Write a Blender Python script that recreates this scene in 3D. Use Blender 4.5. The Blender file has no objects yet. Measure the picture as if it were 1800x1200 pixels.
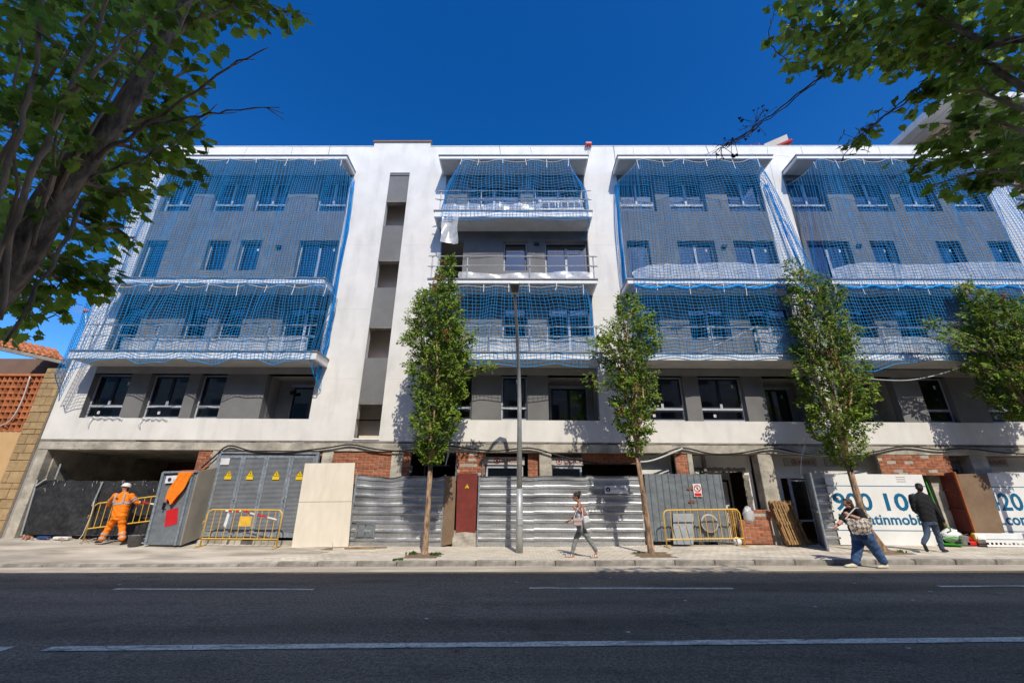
import bpy, bmesh, math, random
import numpy as np
from mathutils import Vector, Matrix, Euler
R = math.radians
random.seed(7); np.random.seed(7)
scn = bpy.context.scene
COL = scn.collection

# ------------------------------------------------------------------ camera
F, TH, PS, RO, CH, CD = 735.0, R(20.6242), R(-0.6308), R(0.43555), 1.4589, 14.7818
_f = np.array([math.sin(PS)*math.cos(TH), math.cos(PS)*math.cos(TH), math.sin(TH)])
_r = np.array([math.cos(PS), -math.sin(PS), 0.0]); _u = np.cross(_r, _f)
_r2 = math.cos(RO)*_r + math.sin(RO)*_u; _u2 = -math.sin(RO)*_r + math.cos(RO)*_u
CAM = np.array([0.0, -CD, CH]); RT = np.array([_r2, _u2, _f])
cam_d = bpy.data.cameras.new('camera'); cam = bpy.data.objects.new('camera', cam_d); COL.objects.link(cam)
cam_d.sensor_width = 36.0; cam_d.lens = F/1800*36; cam_d.clip_start = .05; cam_d.clip_end = 2000
m3 = Matrix(((_r2[0], _u2[0], -_f[0], CAM[0]), (_r2[1], _u2[1], -_f[1], CAM[1]), (_r2[2], _u2[2], -_f[2], CAM[2]), (0, 0, 0, 1)))
cam.matrix_world = m3
scn.camera = cam

# ------------------------------------------------------------------ sky, sun, exposure
SUN_DIR = Vector((0.25, -1.0, 1.08)).normalized()
SUN_EL = math.asin(SUN_DIR.z); SUN_ROT = math.atan2(SUN_DIR.x, SUN_DIR.y)
world = bpy.data.worlds.new('World'); scn.world = world; world.use_nodes = True
nt = world.node_tree; bg = nt.nodes['Background']
sky = nt.nodes.new('ShaderNodeTexSky'); sky.sky_type = 'NISHITA'; sky.sun_disc = False
sky.sun_elevation = SUN_EL; sky.sun_rotation = SUN_ROT; sky.altitude = 100; sky.air_density = 1.0; sky.dust_density = 0.7; sky.ozone_density = 3.0
hs = nt.nodes.new('ShaderNodeHueSaturation'); hs.inputs['Saturation'].default_value = 1.245; hs.inputs['Hue'].default_value = .506
gm = nt.nodes.new('ShaderNodeGamma'); gm.inputs['Gamma'].default_value = 1.30; nt.links.new(sky.outputs[0], gm.inputs['Color']); nt.links.new(gm.outputs[0], hs.inputs['Color'])
nt.links.new(hs.outputs[0], bg.inputs[0]); bg.inputs[1].default_value = 0.108
sl = bpy.data.lights.new('sun', 'SUN'); sl.energy = 3.5; sl.angle = R(.5); sl.color = (1.0, .93, .79)
so = bpy.data.objects.new('sun', sl); COL.objects.link(so); so.location = (10, -40, 50)
so.rotation_euler = (-SUN_DIR).to_track_quat('-Z', 'Y').to_euler()
scn.view_settings.view_transform = 'Standard'; scn.view_settings.look = 'None'
scn.view_settings.exposure = 0.27; scn.view_settings.gamma = 1.0; scn.view_settings.use_curve_mapping = False

# ------------------------------------------------------------------ measuring helpers
def ray(x, y): return RT.T @ np.array([(x-900)/F, -(y-600)/F, 1.0])
def at(x, y, Y=0.0):
    d = ray(x, y); t = (Y-CAM[1])/d[1]; return CAM + t*d
def cd(x, y, dep): return CAM + dep*ray(x, y)
def lerp(a, b, t): return a+(b-a)*t
def KX(X):
    X = np.clip(X, -25, 25); return .0105*X - .055*np.clip((-4.5-X)/3, 0, 1)
def S(X, Y):
    zb = np.interp(X, [-20, -16, -11, -6, -3, 2, 5, 10, 16, 25], [.17, .17, .10, .03, .03, .07, .14, .17, .22, .30])
    return float(lerp(KX(X), zb, np.clip((Y+2.9)/2.9, 0, 1)))
def RD(X): return .0105*np.clip(X, -25, 25) - .12

# ------------------------------------------------------------------ materials
MATS = {}
def M(name, col, col2=None, scale=4.0, rough=.8, bump=0.0, bscale=60.0, metal=0.0, spec=.4, obj_rand=0.0, island=0.0,
      stretch=(1, 1, 1), trans=0.0, detail=6, contrast=(.35, .65), grain=0.0, grain_scale=300.0):
    m = bpy.data.materials.new(name); m.use_nodes = True; MATS[name] = m
    t = m.node_tree; b = t.nodes['Principled BSDF']; L = t.links.new
    b.inputs['Roughness'].default_value = rough; b.inputs['Metallic'].default_value = metal
    b.inputs['Specular IOR Level'].default_value = spec
    tc = t.nodes.new('ShaderNodeTexCoord'); mp = t.nodes.new('ShaderNodeMapping'); L(tc.outputs['Object'], mp.inputs[0]); mp.inputs['Scale'].default_value = stretch
    c = None
    if col2 is None: col2 = tuple(min(1, v*.82) for v in col)
    n = t.nodes.new('ShaderNodeTexNoise'); n.inputs['Scale'].default_value = scale; n.inputs['Detail'].default_value = detail; n.inputs['Roughness'].default_value = .6
    L(mp.outputs[0], n.inputs['Vector'])
    rp = t.nodes.new('ShaderNodeValToRGB'); rp.color_ramp.elements[0].position = contrast[0]; rp.color_ramp.elements[1].position = contrast[1]
    rp.color_ramp.elements[0].color = (*col2, 1); rp.color_ramp.elements[1].color = (*col, 1)
    L(n.outputs['Fac'], rp.inputs[0]); c = rp.outputs[0]
    if grain:
        n3 = t.nodes.new('ShaderNodeTexNoise'); n3.inputs['Scale'].default_value = grain_scale; n3.inputs['Detail'].default_value = 2
        L(tc.outputs['Object'], n3.inputs['Vector'])
        mr = t.nodes.new('ShaderNodeMapRange'); mr.inputs['From Min'].default_value = .3; mr.inputs['From Max'].default_value = .7
        mr.inputs['To Min'].default_value = 1-grain; mr.inputs['To Max'].default_value = 1+grain; L(n3.outputs['Fac'], mr.inputs['Value'])
        mx = t.nodes.new('ShaderNodeVectorMath'); mx.operation = 'SCALE'; L(c, mx.inputs[0]); L(mr.outputs[0], mx.inputs['Scale']); c = mx.outputs[0]
    if obj_rand or island:
        if obj_rand:
            oi = t.nodes.new('ShaderNodeObjectInfo'); rr = oi.outputs['Random']
        if island:
            g = t.nodes.new('ShaderNodeNewGeometry')
            if obj_rand:
                ad = t.nodes.new('ShaderNodeMath'); ad.operation = 'ADD'; L(g.outputs['Random Per Island'], ad.inputs[0]); L(oi.outputs['Random'], ad.inputs[1])
                fr = t.nodes.new('ShaderNodeMath'); fr.operation = 'FRACT'; L(ad.outputs[0], fr.inputs[0]); rr = fr.outputs[0]
            else: rr = g.outputs['Random Per Island']
        a = max(obj_rand, island)
        mr = t.nodes.new('ShaderNodeMapRange'); mr.inputs['To Min'].default_value = 1-a; mr.inputs['To Max'].default_value = 1+a; L(rr, mr.inputs['Value'])
        mx = t.nodes.new('ShaderNodeVectorMath'); mx.operation = 'SCALE'; L(c, mx.inputs[0]); L(mr.outputs[0], mx.inputs['Scale']); c = mx.outputs[0]
    L(c, b.inputs['Base Color'])
    if bump:
        n2 = t.nodes.new('ShaderNodeTexNoise'); n2.inputs['Scale'].default_value = bscale; n2.inputs['Detail'].default_value = 4
        L(mp.outputs[0], n2.inputs['Vector'])
        bp = t.nodes.new('ShaderNodeBump'); bp.inputs['Strength'].default_value = bump; bp.inputs['Distance'].default_value = .02
        L(n2.outputs['Fac'], bp.inputs['Height']); L(bp.outputs[0], b.inputs['Normal'])
    if trans:
        tr = t.nodes.new('ShaderNodeBsdfTranslucent'); L(c, tr.inputs['Color'])
        mix = t.nodes.new('ShaderNodeMixShader'); mix.inputs[0].default_value = trans
        L(b.outputs[0], mix.inputs[1]); L(tr.outputs[0], mix.inputs[2]); L(mix.outputs[0], t.nodes['Material Output'].inputs['Surface'])
    return m
M('white_stucco', (.80, .772, .725), (.69, .665, .625), scale=1.1, rough=.9, bump=.25, bscale=45, contrast=(.3, .7), spec=.2, grain=.05, grain_scale=60)
M('grey_stucco', (.195, .193, .19), (.168, .167, .165), scale=2, rough=.9, bump=.3, bscale=70, spec=.2, grain=.06, grain_scale=80)
M('beam_stucco', (.40, .38, .35), scale=2, rough=.9, bump=.2, spec=.2)
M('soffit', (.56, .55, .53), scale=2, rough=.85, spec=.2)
M('white_paint', (.8, .8, .79), (.72, .72, .71), scale=3, rough=.6)
M('grey_trim', (.24, .24, .25), scale=3, rough=.5)
M('concrete', (.58, .53, .44), (.35, .32, .265), scale=2.2, rough=.95, bump=.5, bscale=30, spec=.2, grain=.12, grain_scale=40)
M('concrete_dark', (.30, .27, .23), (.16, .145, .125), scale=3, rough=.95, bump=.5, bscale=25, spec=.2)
M('brick', (.40, .155, .08), (.27, .095, .055), scale=9, rough=.95, bump=.4, bscale=60, obj_rand=.28, spec=.2)
M('mortar', (.47, .43, .37), (.33, .30, .26), scale=8, rough=.95, bump=.6, bscale=40, spec=.2)
M('plaster', (.50, .47, .43), (.40, .37, .33), scale=1.2, rough=.95, spec=.2)
M('plaster_white', (.80, .78, .74), (.66, .63, .58), scale=1.5, rough=.95, spec=.2)
M('brown_plaster', (.86, .74, .62), scale=1.5, rough=.95, spec=.2)
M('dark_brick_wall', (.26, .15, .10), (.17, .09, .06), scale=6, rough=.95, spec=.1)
M('frame_film', (.50, .53, .58), (.38, .41, .46), scale=6, rough=.45)
M('sash_dark', (.022, .025, .034), scale=6, rough=.4)
M('galvanised', (.52, .54, .56), (.34, .36, .38), scale=3, rough=.42, metal=.75, stretch=(1, 1, 6), spec=.5, grain=.15, grain_scale=25)
M('sheet_metal', (.70, .71, .72), (.40, .41, .43), scale=2.2, rough=.40, metal=.78, stretch=(.35, 1, 2.2), bump=.05, bscale=5, grain=.1, grain_scale=18)
M('rail_metal', (.48, .49, .50), (.36, .37, .38), scale=8, rough=.45, metal=.3)
M('grey_sheet', (.22, .245, .265), (.16, .18, .20), scale=2.5, rough=.5, metal=.25, stretch=(1, 1, 2), grain=.1, grain_scale=14)
M('louver_grey', (.24, .25, .265), (.18, .19, .20), scale=3, rough=.55, metal=.2)
M('door_frame_grey', (.30, .34, .38), (.20, .23, .26), scale=4, rough=.5, metal=.2, grain=.2, grain_scale=16)
M('net_blue', (.008, .44, .92), (.006, .37, .82), scale=3, rough=.7, trans=.25)
M('rope_white', (.78, .77, .76), scale=8, rough=.9)
M('yellow_paint', (.82, .50, .06), (.66, .38, .05), scale=9, rough=.45)
M('sign_yellow', (.85, .58, .02), scale=4, rough=.5)
M('black_paint', (.012, .012, .013), scale=4, rough=.5)
M('black_cable', (.018, .018, .02), scale=6, rough=.6)
M('white_cable', (.6, .6, .58), scale=6, rough=.6)
M('black_tarp', (.030, .031, .034), (.019, .019, .021), scale=2.5, rough=.75, bump=.5, bscale=14, grain=.5, grain_scale=9)
M('cream_board', (.72, .65, .54), (.65, .58, .47), scale=2, rough=.85, stretch=(2, 1, .6), spec=.2)
M('brown_board', (.23, .155, .095), (.17, .11, .07), scale=2, rough=.8, grain=.1, grain_scale=50)
M('beige_panel', (.30, .27, .22), (.24, .215, .175), scale=2, rough=.85)
M('red_door', (.20, .035, .025), (.15, .025, .02), scale=3, rough=.55, grain=.15, grain_scale=20)
M('red_bright', (.62, .015, .02), scale=4, rough=.6)
M('orange_cloth', (.96, .25, .008), (.84, .19, .006), scale=8, rough=.85, bump=.35, bscale=14)
M('reflective', (.42, .41, .42), (.34, .33, .34), scale=9, rough=.5)
M('white_board', (.80, .80, .79), (.73, .72, .70), scale=1.5, rough=.55)
M('print_blue', (.0, .125, .26), (.0, .11, .235), scale=5, rough=.55)
M('print_maroon', (.26, .02, .03), scale=5, rough=.6)
M('print_navy', (.03, .02, .09), scale=5, rough=.6)
M('print_grey', (.25, .25, .25), scale=5, rough=.6)
M('sign_white', (.78, .78, .77), scale=5, rough=.5)
M('shutter_box', (.52, .49, .45), (.43, .41, .37), scale=3, rough=.7)
M('asphalt', (.270, .200, .125), (.205, .152, .095), scale=.35, rough=.9, bump=.6, bscale=90, grain=.55, grain_scale=75, spec=.25, stretch=(.35, 1, 1))
M('gutter', (.60, .53, .42), (.42, .36, .28), scale=1.5, rough=.95, bump=.3, bscale=60, spec=.2, stretch=(.4, 1.5, 1), grain=.1, grain_scale=30)
M('road_paint', (.95, .80, .58), (.66, .55, .40), scale=7, rough=.8, grain=.25, grain_scale=28, contrast=(.25, .55))
M('sidewalk', (.66, .59, .48), (.41, .36, .285), scale=.8, rough=.95, bump=.4, bscale=50, spec=.2, stretch=(.5, 1.3, 1))
M('tile', (.68, .61, .50), (.47, .415, .335), scale=.9, rough=.92, obj_rand=.08, island=.08, spec=.2, stretch=(.5, 1.4, 1), grain=.1, grain_scale=60)
M('kerb', (.36, .335, .295), (.17, .155, .135), scale=4, rough=.95, bump=.6, bscale=30, obj_rand=.12, spec=.2)
M('soil', (.26, .19, .12), (.16, .11, .07), scale=9, rough=1, bump=.8, bscale=25, spec=.1)
M('weeds', (.07, .13, .03), (.04, .08, .02), scale=9, rough=.8, island=.3, trans=.3)
M('earth', (.22, .20, .17), scale=.2, rough=1)
M('bark', (.50, .33, .20), (.13, .085, .055), scale=14, rough=.95, bump=1.0, bscale=30, stretch=(1, 1, .3), contrast=(.38, .66))
M('bark_light', (.66, .42, .25), (.34, .21, .12), scale=9, rough=.95, bump=.6, bscale=30, stretch=(1, 1, .4))
M('leaf_street', (.225, .315, .034), (.085, .16, .016), scale=1.6, rough=.6, island=.5, trans=.32, spec=.25)
M('leaf_dry', (.36, .13, .04), (.25, .08, .03), scale=3, rough=.7, island=.3, trans=.3)
M('leaf_maple', (.46, .56, .07), (.22, .33, .04), scale=2.5, rough=.5, island=.6, obj_rand=.25, trans=.5, spec=.45)
M('skin_tan', (.36, .17, .10), (.33, .15, .085), scale=9, rough=.55)
M('skin_light', (.52, .28, .20), (.47, .24, .165), scale=9, rough=.55)
M('hair_dark', (.02, .015, .013), (.012, .010, .009), scale=20, rough=.5, bump=.5, bscale=60, stretch=(4, 4, 1))
M('hair_brown', (.10, .05, .03), (.055, .028, .018), scale=20, rough=.5, bump=.5, bscale=60, stretch=(4, 4, 1))
M('black_cloth', (.018, .018, .020), (.012, .012, .014), scale=8, rough=.9, bump=.4, bscale=12)
M('grey_cloth', (.23, .245, .235), (.18, .19, .185), scale=8, rough=.9, bump=.4, bscale=14)
M('white_cloth', (.68, .66, .66), (.58, .56, .57), scale=8, rough=.9, bump=.3, bscale=14)
M('denim', (.055, .12, .26), (.035, .075, .17), scale=7, rough=.9, bump=.4, bscale=16, grain=.15, grain_scale=40)
M('denim_grey', (.065, .095, .155), (.035, .055, .095), scale=6, rough=.9, bump=.4, bscale=16)
M('shoe_cream', (.68, .61, .50), scale=8, rough=.8)
M('shoe_dark', (.03, .033, .033), scale=8, rough=.8)
M('helmet_white', (.78, .77, .73), scale=5, rough=.35)
M('pink_bag', (.52, .40, .36), (.46, .35, .31), scale=8, rough=.6)
M('glove_grey', (.22, .21, .2), scale=8, rough=.9)
M('wood', (.40, .24, .10), (.20, .115, .05), scale=3, rough=.85, stretch=(1, 1, 8), obj_rand=.15, bump=.3, bscale=20)
M('stone', (.44, .31, .165), (.33, .225, .115), scale=5, rough=.95, bump=.7, bscale=14, obj_rand=.13, spec=.2)
M('ochre_wall', (.62, .40, .20), (.55, .35, .17), scale=2, rough=.95, bump=.2, spec=.2)
M('pink_wall_shaded', (.22, .14, .105), (.18, .115, .085), scale=2, rough=.95, spec=.2)  # wall pink darkened: the shade under the eaves is put into the colour
M('terracotta', (.50, .19, .08), (.36, .12, .05), scale=5, rough=.9, obj_rand=.22, island=.15, spec=.2)
M('beige_facade', (.62, .47, .33), (.54, .40, .28), scale=2, rough=.9, spec=.2)
M('brown_louvre', (.22, .13, .08), scale=4, rough=.7)
M('white_eave', (.62, .62, .62), scale=1, rough=.8)
M('plastic_green', (.05, .34, .03), scale=5, rough=.5)
M('bucket_grey', (.19, .19, .19), (.12, .12, .12), scale=9, rough=.8)
M('blue_plastic', (.02, .06, .22), scale=5, rough=.6)
M('lamp_grey', (.50, .51, .51), (.39, .40, .40), scale=6, rough=.5, metal=.35)
M('lamp_glass', (.05, .05, .055), scale=4, rough=.15)
M('rubble', (.42, .33, .27), (.22, .17, .14), scale=7, rough=1, obj_rand=.35, island=.4)
M('window_card', (.75, .72, .68), scale=5, rough=.7)
M('opposite_wall', (.42, .37, .30), (.36, .32, .26), scale=.6, rough=.95)
M('red_rail', (.60, .06, .05), scale=4, rough=.5)
M('mirror_face', (.40, .42, .45), scale=2, rough=.3, metal=.6)

def mk_glass(name, tint, refl):
    m = bpy.data.materials.new(name); m.use_nodes = True; MATS[name] = m; t = m.node_tree; t.nodes.remove(t.nodes['Principled BSDF'])
    tr = t.nodes.new('ShaderNodeBsdfTransparent'); tr.inputs[0].default_value = tint
    gl = t.nodes.new('ShaderNodeBsdfGlossy'); gl.inputs['Roughness'].default_value = .015; gl.inputs['Color'].default_value = (.9, .95, 1, 1)
    fr = t.nodes.new('ShaderNodeFresnel'); fr.inputs[0].default_value = 1.5
    ad = t.nodes.new('ShaderNodeMath'); ad.operation = 'ADD'; ad.inputs[1].default_value = refl; t.links.new(fr.outputs[0], ad.inputs[0])
    mx = t.nodes.new('ShaderNodeMixShader'); t.links.new(ad.outputs[0], mx.inputs[0]); t.links.new(tr.outputs[0], mx.inputs[1]); t.links.new(gl.outputs[0], mx.inputs[2])
    t.links.new(mx.outputs[0], t.nodes['Material Output'].inputs['Surface'])
mk_glass('glass', (.40, .43, .46, 1), .10)
def mk_film(name, op):
    m = bpy.data.materials.new(name); m.use_nodes = True; MATS[name] = m; t = m.node_tree; b = t.nodes['Principled BSDF']
    b.inputs['Base Color'].default_value = (.82, .83, .85, 1); b.inputs['Roughness'].default_value = .25
    tc = t.nodes.new('ShaderNodeTexCoord'); n = t.nodes.new('ShaderNodeTexNoise'); n.inputs['Scale'].default_value = 5; n.inputs['Detail'].default_value = 6
    t.links.new(tc.outputs['Object'], n.inputs['Vector'])
    mr = t.nodes.new('ShaderNodeMapRange'); mr.inputs['From Min'].default_value = .3; mr.inputs['From Max'].default_value = .7
    mr.inputs['To Min'].default_value = op-.10; mr.inputs['To Max'].default_value = op+.16; t.links.new(n.outputs['Fac'], mr.inputs['Value'])
    bp = t.nodes.new('ShaderNodeBump'); bp.inputs['Strength'].default_value = .3; bp.inputs['Distance'].default_value = .03
    t.links.new(n.outputs['Fac'], bp.inputs['Height']); t.links.new(bp.outputs[0], b.inputs['Normal'])
    tr = t.nodes.new('ShaderNodeBsdfTransparent'); mx = t.nodes.new('ShaderNodeMixShader')
    t.links.new(mr.outputs[0], mx.inputs[0]); t.links.new(tr.outputs[0], mx.inputs[1]); t.links.new(b.outputs[0], mx.inputs[2])
    t.links.new(mx.outputs[0], t.nodes['Material Output'].inputs['Surface'])
mk_film('film', .46)

def mk_bag_pattern():
    m = M('bag_pattern', (.6, .5, .35), rough=.9); t = m.node_tree; b = t.nodes['Principled BSDF']
    tc = t.nodes.new('ShaderNodeTexCoord'); mp = t.nodes.new('ShaderNodeMapping'); mp.inputs['Rotation'].default_value = (0, R(45), 0); mp.inputs['Scale'].default_value = (13, 13, 13)
    ch = t.nodes.new('ShaderNodeTexChecker'); ch.inputs['Color1'].default_value = (.62, .54, .42, 1); ch.inputs['Color2'].default_value = (.035, .045, .12, 1); ch.inputs['Scale'].default_value = 1
    ch2 = t.nodes.new('ShaderNodeTexChecker'); ch2.inputs['Color1'].default_value = (.33, .20, .07, 1); ch2.inputs['Color2'].default_value = (.62, .54, .42, 1); ch2.inputs['Scale'].default_value = 2
    mx = t.nodes.new('ShaderNodeMix'); mx.data_type = 'RGBA'; mx.inputs[0].default_value = .3
    t.links.new(tc.outputs['Object'], mp.inputs[0]); t.links.new(mp.outputs[0], ch.inputs[0]); t.links.new(mp.outputs[0], ch2.inputs[0])
    t.links.new(ch.outputs[0], mx.inputs[6]); t.links.new(ch2.outputs[0], mx.inputs[7]); t.links.new(mx.outputs[2], b.inputs['Base Color'])
mk_bag_pattern()

# road wear: worn tracks, patches and aggregate in the asphalt's own colour
def wear(m, specs):
    t = m.node_tree; b = t.nodes['Principled BSDF']; L = t.links.new; src = b.inputs['Base Color'].links[0].from_socket
    tc = t.nodes.new('ShaderNodeTexCoord')
    for (scale, stretch, lo, hi, a, c) in specs:
        mp = t.nodes.new('ShaderNodeMapping'); mp.inputs['Scale'].default_value = stretch; L(tc.outputs['Object'], mp.inputs[0])
        n = t.nodes.new('ShaderNodeTexNoise'); n.inputs['Scale'].default_value = scale; n.inputs['Detail'].default_value = 5; L(mp.outputs[0], n.inputs['Vector'])
        mr = t.nodes.new('ShaderNodeMapRange'); mr.inputs['From Min'].default_value = lo; mr.inputs['From Max'].default_value = hi; mr.inputs['To Min'].default_value = a; mr.inputs['To Max'].default_value = c; L(n.outputs['Fac'], mr.inputs['Value'])
        mx = t.nodes.new('ShaderNodeVectorMath'); mx.operation = 'SCALE'; L(src, mx.inputs[0]); L(mr.outputs[0], mx.inputs['Scale']); src = mx.outputs[0]
    L(src, b.inputs['Base Color'])
wear(MATS['asphalt'], [(1.0, (.10, .9, 1), .38, .62, .74, 1.28), (2.3, (1, 1, 1), .55, .75, 1.0, .72), (26, (1, 1, 1), .35, .70, .72, 1.45)])
wear(MATS['gutter'], [(3.0, (.3, 2, 1), .4, .7, 1.0, .72)])
wear(MATS['sidewalk'], [(1.1, (.5, 1.5, 1), .45, .62, 1.0, .66)])
wear(MATS['tile'], [(.9, (.6, 1.5, 1), .48, .66, 1.0, .78)])
wear(MATS['white_stucco'], [(2.2, (1, 1, .25), .50, .72, 1.0, .87), (.5, (1, 1, 1), .4, .6, .955, 1.02)])
wear(MATS['grey_stucco'], [(.6, (1, 1, .6), .4, .6, .92, 1.07)])
wear(MATS['concrete'], [(1.2, (1, 1, 2), .45, .65, 1.0, .68), (9, (1, 1, 1), .62, .72, 1.0, .6)])
wear(MATS['sheet_metal'], [(2.0, (.4, 1, 3), .45, .68, 1.08, .62), (7, (1.5, 1, 1), .60, .75, 1.0, .75)])
wear(MATS['road_paint'], [(5.0, (.4, 2, 1), .55, .62, 1.0, .45)])
# ------------------------------------------------------------------ object helpers
def tag(o, label=None, cat=None, group=None, kind=None):
    if label: o['label'] = label
    if cat: o['category'] = cat
    if group: o['group'] = group
    if kind: o['kind'] = kind
    return o
def thing(name, loc, label, cat, group=None):
    o = bpy.data.objects.new(name, None); o.location = Vector([float(v) for v in loc]); o.empty_display_size = .2; COL.objects.link(o)
    return tag(o, label, cat, group)
def world_loc(o):
    v = Vector(o.location)
    p = o.parent
    return v
def attach(o, parent):
    if parent is not None:
        o.parent = parent; bl = parent.get('_abs') if False else None
        # every mesh is modelled in world coordinates: cancel the location of its whole parent chain
        tot = Vector((0, 0, 0)); p = parent
        if p.type == 'EMPTY': tot = Vector(p.location)
        o.matrix_parent_inverse = Matrix.Translation(-tot)
    return o
class MB:
    def __init__(s): s.v = []; s.f = []
    def add(s, vs, fs):
        k = len(s.v); s.v += [tuple(float(c) for c in v) for v in vs]; s.f += [tuple(i+k for i in f) for f in fs]; return s
    def box(s, x0, x1, y0, y1, z0, z1):
        return s.add([(x0, y0, z0), (x1, y0, z0), (x1, y1, z0), (x0, y1, z0), (x0, y0, z1), (x1, y0, z1), (x1, y1, z1), (x0, y1, z1)],
                     [(0, 3, 2, 1), (4, 5, 6, 7), (0, 1, 5, 4), (1, 2, 6, 5), (2, 3, 7, 6), (3, 0, 4, 7)])
    def hexa(s, bot, top):
        return s.add(list(bot)+list(top), [(0, 3, 2, 1), (4, 5, 6, 7), (0, 1, 5, 4), (1, 2, 6, 5), (2, 3, 7, 6), (3, 0, 4, 7)])
    def quad(s, a, b, c, d): return s.add([a, b, c, d], [(0, 1, 2, 3)])
    def panel(s, a, b, c, d, t):          # a..d corners seen from the front, t thickness backwards
        a, b, c, d = [np.array(p, float) for p in (a, b, c, d)]
        n = np.cross(b-a, d-a); n = n/np.linalg.norm(n)*-t
        return s.add([a, b, c, d, a+n, b+n, c+n, d+n], [(0, 1, 2, 3), (7, 6, 5, 4), (0, 4, 5, 1), (1, 5, 6, 2), (2, 6, 7, 3), (3, 7, 4, 0)])
    def bar(s, p, q, w, h=None):
        h = h or w; p = np.array(p, float); q = np.array(q, float); d = q-p; d /= np.linalg.norm(d)+1e-9
        up = np.array([0, 0, 1.]) if abs(d[2]) < .9 else np.array([0, 1., 0]); sx = np.cross(d, up); sx /= np.linalg.norm(sx); sy = np.cross(sx, d)
        sx = sx*w/2; sy = sy*h/2
        return s.hexa([p-sx-sy, p+sx-sy, p+sx+sy, p-sx+sy], [q-sx-sy, q+sx-sy, q+sx+sy, q-sx+sy])
    def tube(s, path, r, n=8, cap=True):
        P = [np.array(p, float) for p in path]; rr = r if hasattr(r, '__len__') else [r]*len(P)
        ref = None; k0 = len(s.v)
        for i, p in enumerate(P):
            d = P[min(i+1, len(P)-1)]-P[max(i-1, 0)]; d = d/(np.linalg.norm(d)+1e-9)
            if ref is None: ref = np.array([0, 0, 1.]) if abs(d[2]) < .9 else np.array([1., 0, 0])
            a = np.cross(d, ref); a /= np.linalg.norm(a)+1e-9; b = np.cross(a, d); ref = b
            for j in range(n):
                t = 2*math.pi*j/n; q = p+rr[i]*(math.cos(t)*a+math.sin(t)*b); s.v.append(tuple(q))
        for i in range(len(P)-1):
            for j in range(n):
                s.f.append((k0+i*n+j, k0+i*n+(j+1) % n, k0+(i+1)*n+(j+1) % n, k0+(i+1)*n+j))
        if cap: s.f.append(tuple(k0+j for j in range(n))); s.f.append(tuple(k0+(len(P)-1)*n+j for j in reversed(range(n))))
        return s
    def lathe(s, c, prof, n=16, axis='z'):
        k = len(s.v)
        for (r, h) in prof:
            for j in range(n):
                t = 2*math.pi*j/n
                s.v.append((c[0]+r*math.cos(t), c[1]+r*math.sin(t), c[2]+h) if axis == 'z' else (c[0]+r*math.cos(t), c[1]+h, c[2]+r*math.sin(t)))
        for i in range(len(prof)-1):
            for j in range(n): s.f.append((k+i*n+j, k+i*n+(j+1) % n, k+(i+1)*n+(j+1) % n, k+(i+1)*n+j))
        s.f.append(tuple(k+j for j in range(n))); s.f.append(tuple(k+(len(prof)-1)*n+j for j in range(n)))
        return s
    def grid(s, fn, nu, nv):
        k = len(s.v)
        for i in range(nu+1):
            for j in range(nv+1): s.v.append(tuple(float(c) for c in fn(i/nu, j/nv)))
        for i in range(nu):
            for j in range(nv):
                a = k+i*(nv+1)+j; s.f.append((a, a+nv+1, a+nv+2, a+1))
        return s
    def ball(s, c, r, n=12, m=8):
        k = len(s.v); r = r if hasattr(r, '__len__') else (r, r, r)
        for i in range(m+1):
            p = math.pi*i/m
            for j in range(n):
                t = 2*math.pi*j/n; s.v.append((c[0]+r[0]*math.sin(p)*math.cos(t), c[1]+r[1]*math.sin(p)*math.sin(t), c[2]+r[2]*math.cos(p)))
        for i in range(m):
            for j in range(n): s.f.append((k+i*n+j, k+(i+1)*n+j, k+(i+1)*n+(j+1) % n, k+i*n+(j+1) % n))
        return s
    def mesh(s, name, bevel=0, smooth=False, normals=True):
        me = bpy.data.meshes.new(name); me.from_pydata(s.v, [], s.f)
        bm = bmesh.new(); bm.from_mesh(me)
        if normals: bmesh.ops.recalc_face_normals(bm, faces=bm.faces)
        if bevel: bmesh.ops.bevel(bm, geom=bm.edges[:], offset=bevel, segments=1, affect='EDGES', clamp_overlap=True)
        if smooth:
            for f in bm.faces: f.smooth = True
        bm.to_mesh(me); bm.free(); me.update(); return me
    def build(s, name, mat, parent=None, bevel=0, smooth=False, normals=True):
        me = s.mesh(name, bevel, smooth, normals); me.materials.append(MATS[mat])
        o = bpy.data.objects.new(name, me); COL.objects.link(o); return attach(o, parent)
def chk(o, root):  # sub-part: parent is a mesh in world coordinates already
    return o
def sub(mb, name, mat, parent, **k):
    o = mb.build(name, mat, None, **k); o.parent = parent
    return o
# (a sub-part's parent mesh sits at the world origin relative to its root, so the chain cancels out)
def mesh_np(name, verts, faces, mat, parent=None, smooth=False):
    me = bpy.data.meshes.new(name); nv, nf = len(verts), len(faces); k = faces.shape[1]
    me.vertices.add(nv); me.vertices.foreach_set('co', np.ascontiguousarray(verts, dtype=np.float32).ravel())
    me.loops.add(nf*k); me.loops.foreach_set('vertex_index', np.ascontiguousarray(faces, dtype=np.int32).ravel())
    me.polygons.add(nf); me.polygons.foreach_set('loop_start', np.arange(0, nf*k, k, dtype=np.int32))
    try: me.polygons.foreach_set('loop_total', np.full(nf, k, dtype=np.int32))
    except Exception: pass
    if smooth: me.polygons.foreach_set('use_smooth', np.ones(nf, dtype=bool))
    me.update(); me.validate(); me.materials.append(MATS[mat])
    o = bpy.data.objects.new(name, me); COL.objects.link(o); return attach(o, parent)
def inst(name, me, loc, parent, rot=None, scale=None):
    o = bpy.data.objects.new(name, me); COL.objects.link(o); attach(o, parent); o.location = Vector([float(v) for v in loc])
    if rot: o.rotation_euler = rot
    if scale: o.scale = scale
    return o
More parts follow.
